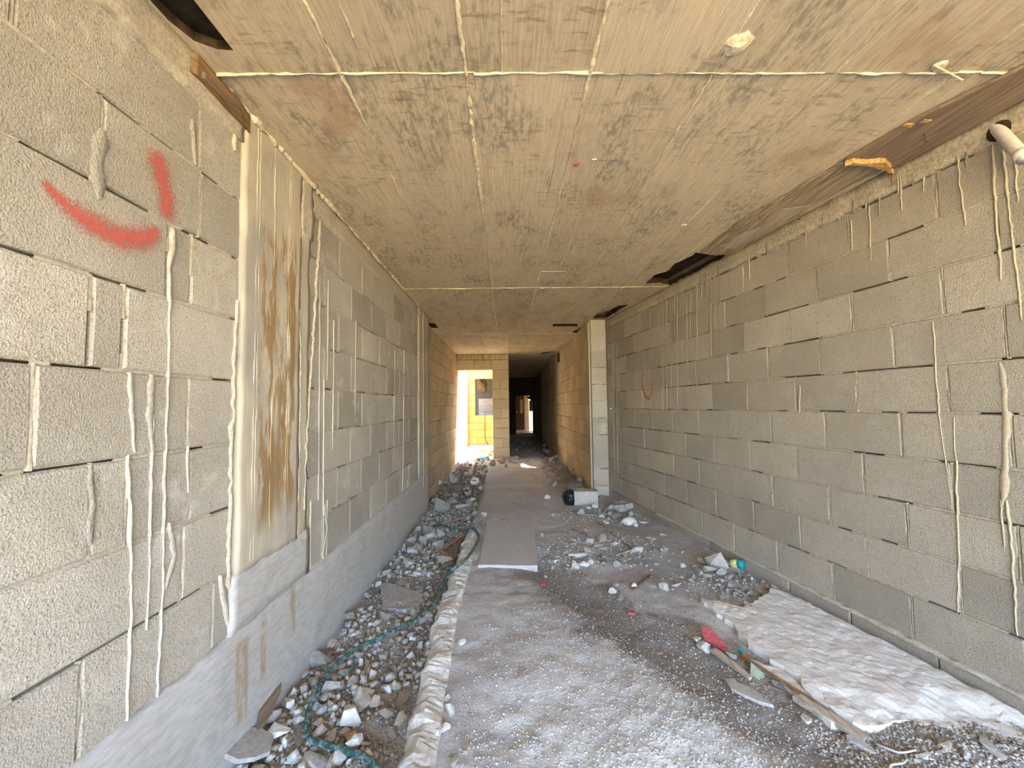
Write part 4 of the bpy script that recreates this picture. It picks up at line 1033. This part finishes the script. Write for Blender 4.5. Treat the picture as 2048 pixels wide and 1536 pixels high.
# small grit and chips: nobody could count these
def chips(name, n, sampler, smin, smax, mat, label, lift=.3, power=2.0, flat=.7):
    oc = np.array([(1, 0, 0), (-1, 0, 0), (0, 1, 0), (0, -1, 0), (0, 0, 1), (0, 0, -1)], float)
    tr = np.array([(0, 2, 4), (2, 1, 4), (1, 3, 4), (3, 0, 4), (2, 0, 5), (1, 2, 5), (3, 1, 5), (0, 3, 5)])
    pts = sampler(n); n = len(pts)
    s = smin + (smax - smin) * nrs.rand(n) ** power
    V = oc[None] * nrs.uniform(.55, 1.15, (n, 6, 1)) + nrs.uniform(-.28, .28, (n, 6, 3))
    V[:, :, 2] *= flat
    th = nrs.uniform(0, 6.283, n); c, d = np.cos(th), np.sin(th)
    tl = nrs.uniform(-.5, .5, n)
    x = V[:, :, 0] * c[:, None] - V[:, :, 1] * d[:, None]; y = V[:, :, 0] * d[:, None] + V[:, :, 1] * c[:, None]; z = V[:, :, 2] + x * tl[:, None]
    V = np.stack([x, y, z], 2) * (s * .5)[:, None, None]
    V[:, :, 0] += pts[:, 0:1]; V[:, :, 1] += pts[:, 1:2]; V[:, :, 2] += (hfun(pts[:, 0], pts[:, 1]) + s * lift * flat * .5)[:, None]
    T = (tr[None] + (np.arange(n) * 6)[:, None, None]).reshape(-1, 3)
    o = link(name, fast_mesh(name, V.reshape(-1, 3), T), MAT[mat]); tag(o, label, 'gravel', None, 'stuff'); return o
def bits(name, n, sampler, smin, smax, mat, label, power=2.0):
    cb_ = np.array([(x, y, z) for z in (-1, 1) for (x, y) in ((-1, -1), (1, -1), (1, 1), (-1, 1))], float) * .62
    qd = np.array([(3, 2, 1, 0), (4, 5, 6, 7), (0, 1, 5, 4), (1, 2, 6, 5), (2, 3, 7, 6), (3, 0, 4, 7)])
    pts = sampler(n); n = len(pts); s = smin + (smax - smin) * nrs.rand(n) ** power
    V = cb_[None] * nrs.uniform(.5, 1.2, (n, 1, 3)) + nrs.uniform(-.33, .33, (n, 8, 3))
    a, b, c = (nrs.uniform(-.6, .6, n), nrs.uniform(-.6, .6, n), nrs.uniform(0, 6.283, n))
    for (i, j, t) in ((1, 2, a), (0, 2, b), (0, 1, c)):
        u, w = V[:, :, i].copy(), V[:, :, j].copy(); cs, sn = np.cos(t)[:, None], np.sin(t)[:, None]
        V[:, :, i] = u * cs - w * sn; V[:, :, j] = u * sn + w * cs
    V *= (s * .5)[:, None, None]
    V[:, :, 0] += pts[:, 0:1]; V[:, :, 1] += pts[:, 1:2]; V[:, :, 2] += (hfun(pts[:, 0], pts[:, 1]) + s * .22)[:, None]
    T = (qd[None] + (np.arange(n) * 8)[:, None, None]).reshape(-1, 4)
    o = link(name, fast_mesh(name, V.reshape(-1, 3), T), MAT[mat]); tag(o, label, 'rubble', None, 'stuff'); return o
def s_chalk(n):
    p = np.stack([nrs.normal(.68, .55, n * 3), np.abs(nrs.normal(0, .75, n * 3)) + 1.25], 1)
    k = (p[:, 0] > -.24) & (p[:, 0] < 1.35 + .3 * (1.9 - p[:, 1])) & (p[:, 1] < 3.6)
    k &= (np.abs(p[:, 0] - (.70 + .58 * (2.8 - p[:, 1]))) > .2) | (nrs.rand(n * 3) < .35)
    return p[k][:n]
def s_path(n):
    y = 1.3 + 4.6 * nrs.rand(n) ** 1.4; x = nrs.uniform(-.25, 2.2, n); k = x < RA - RB * y - .05
    return np.stack([x, y], 1)[k]
def s_corner(n): return np.stack([nrs.uniform(1.25, 2.25, n), 1.45 + .38 * nrs.rand(n) ** .8], 1)
def s_trench(n):
    y = .9 + 5.6 * nrs.rand(n) ** 1.2
    return np.stack([nrs.uniform(LX + .02, -.44, n), y], 1)
def s_right(n):
    y = 1.5 + 3.0 * nrs.rand(n); x = .70 + .58 * (2.8 - y) + nrs.normal(.08, .28, n)
    k = (x > .0) & (x < RA - RB * y - .03); return np.stack([x, y], 1)[k]
def s_heaps(n):
    c = np.array([(1.75, 3.25, .2), (.95, 4.1, .25), (1.2, 5.4, .22), (.6, 3.9, .2), (-.2, 4.9, .15)])
    i = nrs.randint(0, len(c), n); p = c[i, :2] + nrs.normal(0, 1, (n, 2)) * c[i, 2:3]
    return p[(p[:, 0] < RA - RB * p[:, 1] - .03)]
def s_far(n): return np.stack([np.where(nrs.rand(n) < .5, nrs.uniform(FX0 + .03, -.45, n), nrs.uniform(.75, 1.3, n)), nrs.uniform(6.5, 10.6, n)], 1)
chips('white_gravel', 11000, s_chalk, .005, .017, 'chip', 'white stone chips spread over the near path', power=2.2)
chips('path_grit', 5000, s_path, .004, .013, 'grit', 'fine brown grit scattered over the path', power=2.5)
chips('trench_grit', 9000, s_trench, .007, .036, 'grit', 'small brown rubble filling the left trench', power=1.8)
chips('trench_chips', 3500, s_trench, .007, .034, 'chip', 'small pale chips among the rubble in the left trench', power=1.8)
chips('dark_gravel', 6500, s_right, .005, .016, 'grit', 'dark gravel in the strip beside the white cement', power=2.0)
chips('dark_gravel_chips', 2200, s_right, .005, .015, 'chip', 'white chips mixed into the dark gravel strip', power=2.0)
chips('heap_grit', 2600, s_heaps, .008, .034, 'chip', 'small broken bits around the rubble heaps', power=1.6)
def s_trench2(n):
    y = 1.4 + 5.0 * nrs.rand(n) ** 1.2; x = nrs.uniform(LX + .04, -.47, n)
    k = (fbm(x, y, 3, 77) > .42) | (y > 3.7); return np.stack([x, y], 1)[k]
def s_far2(n): return np.stack([nrs.uniform(FX0 + .05, -.45, n), nrs.uniform(6.2, 10.5, n)], 1)
bits('loose_rubble', 1100, s_trench2, .018, .066, 'stone_grey', 'loose small grey rubble covering the left trench', 1.7)
bits('loose_rubble_pale', 650, s_trench2, .018, .062, 'stone_pale', 'loose small pale rubble covering the left trench', 1.8)
bits('loose_rubble_brown', 600, s_trench2, .018, .062, 'stone_brown', 'loose small earthy rubble covering the left trench', 1.7)
bits('loose_rubble_far', 420, s_far2, .03, .10, 'stone_brown', 'loose rubble along the far left wall', 1.7)
bits('loose_rubble_heaps', 420, s_heaps, .02, .06, 'stone_grey', 'loose rubble bits in the heaps on the right side', 1.7)
chips('corner_gravel', 2600, s_corner, .006, .026, 'grit', 'dark gravel in the near right corner below the white cement', power=1.9)
chips('corner_chips', 900, s_corner, .006, .024, 'chip', 'pale chips in the near right corner below the white cement', power=1.9)
chips('far_grit', 1500, s_far, .015, .05, 'grit', 'crumbled rubble along the far walls', power=1.6)

# ------------------------------------------------------------------ hose
hp = [(765, 1545, -.03), (758, 1535, -.035), (723, 1510, -.04), (695, 1503, -.04), (653, 1489, -.05), (622, 1480, -.05), (614, 1466, -.05), (614, 1445, -.04), (620, 1414, -.035), (634, 1388, -.02), (650, 1355, -.03), (674, 1327, -.03), (711, 1299, -.035), (758, 1276, -.04), (800, 1256, -.045), (839, 1235, -.04), (860, 1215, -.03), (878, 1189, -.02), (887, 1165, -.005), (900, 1143, .02), (930, 1120, .065), (949, 1095, .04), (958, 1076, .03), (953, 1063, .025), (943, 1056, .035), (925, 1054, .03), (905, 1056, .0), (885, 1050, -.02), (866, 1052, -.05)]
hs = spline([G(x, y, z + .012) for x, y, z in hp], 5)
hose = make('garden_hose', *tube(hs, .0128, 12), MAT['hose'], None, True)
tag(hose, 'dusty green garden hose snaking through the left trench and over the curb', 'hose')

# ------------------------------------------------------------------ boards, sticks, litter
def bar(name, a, b, w, h, mat, label, cat, zrot=0.0, taper=1.0, seed=1):
    a, b = Vector(a), Vector(b); d = b - a; L = d.length
    r = random.Random(seed); V, Fc = [], []
    n = 6
    for i in range(n + 1):
        k = 1 - (1 - taper) * i / n
        for (y, z) in ((-w / 2, 0), (w / 2, 0), (w / 2, h), (-w / 2, h)): V.append((L * i / n + (r.uniform(-.012, .012) if i in (0, n) else 0), y * k + r.uniform(-.0012, .0012), z * k + r.uniform(-.0012, .0012)))
    for i in range(n):
        for j in range(4): Fc.append((i * 4 + j, i * 4 + (j + 1) % 4, i * 4 + 4 + (j + 1) % 4, i * 4 + 4 + j))
    Fc += [(0, 1, 2, 3), (n * 4 + 3, n * 4 + 2, n * 4 + 1, n * 4)]
    o = make(name, V, [tuple(reversed(f)) for f in Fc], MAT[mat]); o.location = a
    q = d.to_track_quat('X', 'Z'); o.rotation_mode = 'QUATERNION'
    o.rotation_quaternion = q @ Vector((1, 0, 0)).rotation_difference(Vector((1, 0, 0)))
    if zrot: o.rotation_quaternion = q @ Matrix.Rotation(zrot, 4, 'X').to_quaternion()
    return tag(o, label, cat)
def g3(px, py, up=.01): p = GG(px, py, up); return p
bar('wooden_lath', g3(1429, 1304, .015), g3(1500, 1358, .012), .035, .018, 'lath', 'short grey wooden lath lying below the red shard', 'lath', .2, .7)
bar('wooden_strip', G(1494, 1322, .02), G(1656, 1424, .012), .014, .02, 'batten', 'long thin brown wooden strip along the broken edge of the white cement', 'lath', .3, .8, 3)
bar('wooden_batten', g3(1594, 1400, .012), g3(1732, 1484, .012), .042, .026, 'lath', 'weathered wooden batten at the front edge of the white cement', 'batten', .1, 1, 4)
bar('timber_plank', G(896, 1132, -.05), G(920, 1076, -.01), .09, .02, 'plank', 'brown plank lying in the trench beside the far end of the curb', 'board', -.3, 1, 6)
bar('wooden_stick', G(872, 1108, -.02), G(928, 1069, .04), .014, .012, 'stick', 'orange brown stick leaning across the stone pile in the trench', 'stick', 0, .8, 7)
bar('wood_offcut', g3(702, 1472, .01), g3(714, 1496, .01), .045, .018, 'ply_torn', 'small yellow wood offcut beside the hose at the front', 'wood', .2, .9, 8)
bar('wooden_stick', g3(1230, 1112, .01), g3(1262, 1101, .015), .014, .012, 'lath', 'thin pale stick in the middle scatter', 'stick', 0, .8, 9)
bar('wooden_stick', g3(1262, 1182, .01), g3(1300, 1154, .01), .03, .016, 'plank', 'short brown stick on the dark soil', 'stick', 0, .8, 10)
bar('wooden_stick', g3(1195, 1046, .006), g3(1262, 1098, .006), .012, .008, 'plank', 'long thin brown strip across the far dirt floor', 'stick', 0, .8, 11)
bar('wooden_stick', g3(1143, 1058, .006), g3(1186, 1078, .006), .012, .008, 'plank', 'thin dark strip left of the long one on the far floor', 'stick', 0, .8, 12)
bar('wooden_splinter', g3(1540, 1372, .006), g3(1590, 1396, .006), .02, .008, 'plank', 'brown splinter in the dark gravel before the batten', 'stick', 0, .5, 13)
bar('wooden_splinter', g3(930, 1508, .006), g3(935, 1480, .006), .02, .008, 'lath', 'small pale splinter right of the curb at the front', 'stick', 0, .6, 14)
bar('plastic_tube', g3(889, 1050, .0), g3(930, 1034, .02), .018, .018, 'lath', 'pale curved tube piece in the pile past the left wall end', 'tube', 0, .9, 15)
def shard(name, poly, z, th, mat, label, cat, rot=(0, 0, 0), seed=1):
    c = Vector((sum(p[0] for p in poly) / len(poly), sum(p[1] for p in poly) / len(poly)))
    o = make(name, *plate([(x - c.x, y - c.y) for x, y in poly], 0, th, grid=.03, amp=.003, seed=seed), MAT[mat])
    o.location = (c.x, c.y, z); o.rotation_euler = rot
    return tag(o, label, cat)
shard('slate_shard', gp((1450, 1360), (1468, 1358), (1475, 1366), (1500, 1374), (1522, 1390), (1546, 1410), (1520, 1404), (1490, 1392), (1462, 1378), z=.01), gz(.95, 2.1) + .012, .014, 'stone_grey', 'long pointed grey slate shard lying on the gravel before the batten', 'shard', (.0, .05, 0), 2)
o = shard('broken_slab', gp((438, 1512), (462, 1478), (492, 1452), (520, 1442), (548, 1452), (540, 1480), (508, 1500), (470, 1516), z=.0), -.035, .018, 'stone_grey', 'large flat broken slab piece tilted against the left footing at the bottom', 'slab', (-.12, .32, 0), 12)
o = shard('timber_board', gp((514, 1464), (516, 1432), (542, 1380), (560, 1374), (560, 1394), (546, 1428), (530, 1452), z=-.02), .0, .014, 'plank', 'dark brown board leaning on the left footing in the trench', 'board', (0, .45, 0), 13)
rs = shard('red_shard', gp((1402, 1264), (1410, 1262), (1430, 1270), (1455, 1290), (1449, 1296), (1428, 1286), (1408, 1278), z=.03), .0, .012, 'red', 'faded red plastic shard beside the tip of the white cement', 'plastic', (.35, -.1, 0), 3)
rs.location.z = gz(rs.location.x, rs.location.y) + .03
for px, py, lb in ((1263, 1227, 'small red scrap on the white gravel'), (1087, 1169, 'small red scrap right of the path slab')):
    p = GG(px, py, .004); s = .028
    shard('red_scrap', [(p.x - s, p.y - s * .4), (p.x + s * .7, p.y - s * .6), (p.x + s, p.y + s * .4), (p.x - s * .3, p.y + s * .7)], p.z, .012, 'red', lb, 'plastic', (.15, .1, 0), 4)
p = GG(1512, 1342, .01)
shard('green_shard', gp((1500, 1328), (1518, 1332), (1530, 1348), (1520, 1353), (1500, 1346), z=.02), p.z, .006, 'green_glass', 'greenish curved plastic shard by the broken edge of the white cement', 'plastic', (.3, .1, 0), 5)
p = GG(1490, 1318, .01)
shard('orange_scrap', [(p.x - .02, p.y - .02), (p.x + .02, p.y - .015), (p.x + .015, p.y + .025), (p.x - .01, p.y + .02)], p.z, .015, 'orange', 'tiny orange scrap at the broken edge of the white cement', 'plastic', (.2, .3, 0), 6)
p = GG(1484, 1308, .01)
shard('blue_scrap', [(p.x - .012, p.y - .02), (p.x + .012, p.y - .015), (p.x + .01, p.y + .03), (p.x - .01, p.y + .02)], p.z, .012, 'teal', 'tiny dark blue scrap next to the orange one', 'plastic', (.5, .2, 0), 7)
for i, (pts, lb) in enumerate((([(1752, 1488), (1775, 1497), (1800, 1505), (1832, 1500)], 'pale bent wire on the dark soil below the batten'), ([(1778, 1540), (1782, 1530), (1806, 1526), (1814, 1518)], 'short pale wire at the bottom right corner area'))):
    tag(make('wire_piece', *tube(spline([g3(x, y, .012) for x, y in pts], 5), .004, 6), MAT['wire'], None, True), lb, 'wire')
# litter can at the right wall
cp = GG(1474, 1136, 0.0); can = empty('drink_can', (cp.x, cp.y, gz(cp.x, cp.y) + .035)); tag(can, 'crushed teal and yellow can in the heap against the right wall', 'can')
can.rotation_euler = (1.35, .2, .5)
def lathe(prof, seg=16):
    V, Fc = [], []
    for i, (r, z) in enumerate(prof):
        for k in range(seg): V.append((r * math.cos(6.2832 * k / seg), r * math.sin(6.2832 * k / seg), z))
    for i in range(len(prof) - 1):
        for k in range(seg): Fc.append((i * seg + k, i * seg + (k + 1) % seg, (i + 1) * seg + (k + 1) % seg, (i + 1) * seg + k))
    Fc.append(tuple(reversed(range(seg)))); Fc.append(tuple(range((len(prof) - 1) * seg, len(prof) * seg)))
    return V, Fc
make('can_top', *lathe([(.030, .012), (.036, .02), (.037, .05), (.034, .056)]), MAT['teal'], can, True)
make('can_label', *lathe([(.022, -.055), (.034, -.045), (.036, -.02), (.035, .013)]), MAT['yellow'], can, True)
# black bin bag, hollow block, weed and white bag near the pier
p = GG(1141, 1008, 0.0)
bm = bmesh.new(); bmesh.ops.create_icosphere(bm, subdivisions=4, radius=.115)
for v in bm.verts:
    k = float(fbm(v.co.x * 1.3 + v.co.z, v.co.y * 1.3 + v.co.z * .7, 17, 91)); v.co *= .78 + .44 * k
    v.co.z = max(v.co.z, -.085)
me = bpy.data.meshes.new('bin_bag'); bm.to_mesh(me); bm.free()
bag = link('bin_bag', me, MAT['bag_black']); bag.location = (p.x, p.y, p.z + .085); tag(bag, 'crumpled black bin bag beside the grey block near the right pier', 'bag')
p = GG(1173, 1010, 0.0); hb = empty('concrete_block', (p.x, p.y + .08, p.z)); hb.rotation_euler = (0, 0, -.06); tag(hb, 'loose grey concrete block lying in front of the right pier', 'block')
hm = bmesh.new()
for b in ((-.165, .165, -.10, .10, 0, .05), (-.165, .165, -.10, .10, .15, .19), (-.165, -.13, -.10, .10, .05, .15), (.13, .165, -.10, .10, .05, .15), (-.13, .13, -.10, -.06, .05, .15), (-.13, .13, .06, .10, .05, .15)):
    v, f = boxes([b]); vv = [hm.verts.new(q_) for q_ in v]; [hm.faces.new([vv[i] for i in q_]) for q_ in f]
me = bpy.data.meshes.new('block_body'); hm.to_mesh(me); hm.free(); link('block_body', me, MAT['stone_grey'], hb)
make('block_lip', *boxes([(-.168, .168, -.103, .0, .175, .192)]), MAT['stone_grey'], hb)
p = GG(1196, 1004, 0.0); wd = empty('weed_plant', (p.x, p.y + .05, p.z)); tag(wd, 'small green weed growing between the loose block and the right pier', 'plant')
rw_ = random.Random(4)
for i in range(13):
    a = rw_.uniform(0, 6.28); L = rw_.uniform(.06, .15); d = Vector((math.cos(a), math.sin(a), 0)); s = Vector((-d.y, d.x, 0)) * .013
    pts = [Vector((0, 0, 0)), d * L * .4 + Vector((0, 0, L * .7)), d * L * .9 + Vector((0, 0, L * .8))]
    V = [pts[0] - s * .3, pts[0] + s * .3, pts[1] - s, pts[1] + s, pts[1] + Vector((0, 0, .004)), pts[2]]
    make('leaf', V, [(0, 1, 3, 4), (0, 4, 2), (2, 4, 5), (4, 3, 5)], MAT['leaf'], wd)
p = GG(1258, 1048, 0.0); bm = bmesh.new(); bmesh.ops.create_icosphere(bm, subdivisions=3, radius=.085)
for v in bm.verts:
    v.co *= .75 + .5 * float(fbm(v.co.x + v.co.z * .6, v.co.y + v.co.z, 20, 95)); v.co.z *= .6; v.co.z = max(v.co.z, -.03)
me = bpy.data.meshes.new('plastic_bag'); bm.to_mesh(me); bm.free()
wb = link('plastic_bag', me, MAT['bag_white']); wb.location = (p.x, p.y, p.z + .03); tag(wb, 'crumpled white plastic bag in the rubble by the right wall', 'bag')
for px, py, s, lb in ((1167, 1130, .05, 'small white crumpled rag in the middle scatter'), (1204, 1034, .04, 'tiny white crumpled scrap left of the white bag')):
    p = GG(px, py, 0); bm = bmesh.new(); bmesh.ops.create_icosphere(bm, subdivisions=2, radius=s)
    for v in bm.verts: v.co *= rnd.uniform(.6, 1.2); v.co.z = max(v.co.z * .5, -.01)
    me = bpy.data.meshes.new('white_rag'); bm.to_mesh(me); bm.free(); o = link('white_rag', me, MAT['bag_white']); o.location = (p.x, p.y, p.z + .01); tag(o, lb, 'rag')
# thin pipe down the left face of the pier
tag(make('thin_pipe', *tube([(1.318, PY + .06, -.05), (1.316, PY + .05, .8), (1.32, PY + .06, 2.0), (1.318, PY + .06, 2.7)], .010, 8), MAT['wire']), 'thin pale vertical pipe on the inner side of the right pier', 'pipe')
# dark box standing in for a shaded slot high on the far right wall
tag(make('slot_dark_box', *boxes([(FX1 - .03, FX1 + .04, 10.1, 10.35, 2.48, 2.69)]), MAT['shade_dark']), 'dark box for an open slot high in the far right wall by the ceiling', 'box')
# things in the light yard
cbx = Vector((-.74, SB - .05, 1.06))
tag(make('hanging_cable', *tube(spline([cbx + Vector((0, .06, .02)), cbx, cbx + Vector((-.01, -.01, -.5)), cbx + Vector((.02, -.02, -.85)), cbx + Vector((.14, -.1, -1.02)), cbx + Vector((.3, -.16, -1.04))], 5), .012, 8), MAT['cable'], None, True), 'dark cable hanging from the yard window to the ground', 'cable')
tag(make('ground_cable', *tube(spline([(-.36, 13.2, .05), (-.6, 13.1, .04), (-.78, 12.6, .03), (-.85, 11.9, .03)], 5), .010, 8), MAT['cable'], None, True), 'thin cable curving over the yard ground', 'cable')
bm = bmesh.new(); bmesh.ops.create_icosphere(bm, subdivisions=2, radius=.16)
for v in bm.verts: v.co *= rnd.uniform(.6, 1.1); v.co.z = max(v.co.z * .45, -.03)
me = bpy.data.meshes.new('blue_sheet'); bm.to_mesh(me); bm.free(); o = link('blue_sheet', me, MAT['blue']); o.location = (-.62, 11.0, gz(-.62, 11.0) + .03); tag(o, 'crumpled blue plastic sheet on the yard ground inside the doorway', 'plastic')
for i in range(10):
    stone(rnd.uniform(-1.2, -.2), rnd.uniform(10.9, 12.8), rnd.uniform(.05, .16), rnd.choice(('lump', 'flat', 'block')), rnd.choice((P_, B_)), label='rubble piece on the ground of the bright yard') ['group'] = 'rubble pieces on the bright yard ground'
ys_ = make('yard_slab', *plate(ragged([(-1.28, 12.9), (-.15, 12.8), (-.15, 14.18), (-1.28, 14.18)], .15, .01, rnd), -.1, .06, grid=.2, amp=.01), MAT['screed']); tag(ys_, 'pale concrete slab on the yard ground below the window', 'slab')
bm = bmesh.new(); bmesh.ops.create_icosphere(bm, subdivisions=3, radius=.20)
for v in bm.verts: v.co *= .65 + .6 * float(fbm(v.co.x + v.co.z, v.co.y + v.co.z * .8, 7, 97)); v.co.z *= 1.5
me = bpy.data.meshes.new('sack_body'); bm.to_mesh(me); bm.free()
sk = empty('burlap_sack', (-.86, 15.02, 2.16)); tag(sk, 'brown lumpy sack hanging in the dark room behind the yard window', 'sack')
link('sack_body', me, MAT['batten'], sk); make('rope', *tube([(0, 0, .2), (0, 0, .645)], .012, 6), MAT['cable'], sk)

# ------------------------------------------------------------------ the street outside, behind the camera
o = make('street_ground', *boxes([(-40, 40, -40, MOUTH - .5, -.3, -.03), (-40, -1.5, MOUTH - .5, 40, -.3, -.03), (3.25, 40, MOUTH - .5, 40, -.3, -.03), (-1.5, 3.0, 20.2, 40, -.35, -.12)]), MAT['earth_out']); o['kind'] = 'structure'
o = make('wall_street', *boxes([(-30, 30, -16.6, -16.0, -.1, 1.2)]), MAT['lime_out']); o['kind'] = 'structure'
print('stones', NST[0], 'objects', len(SC.objects))
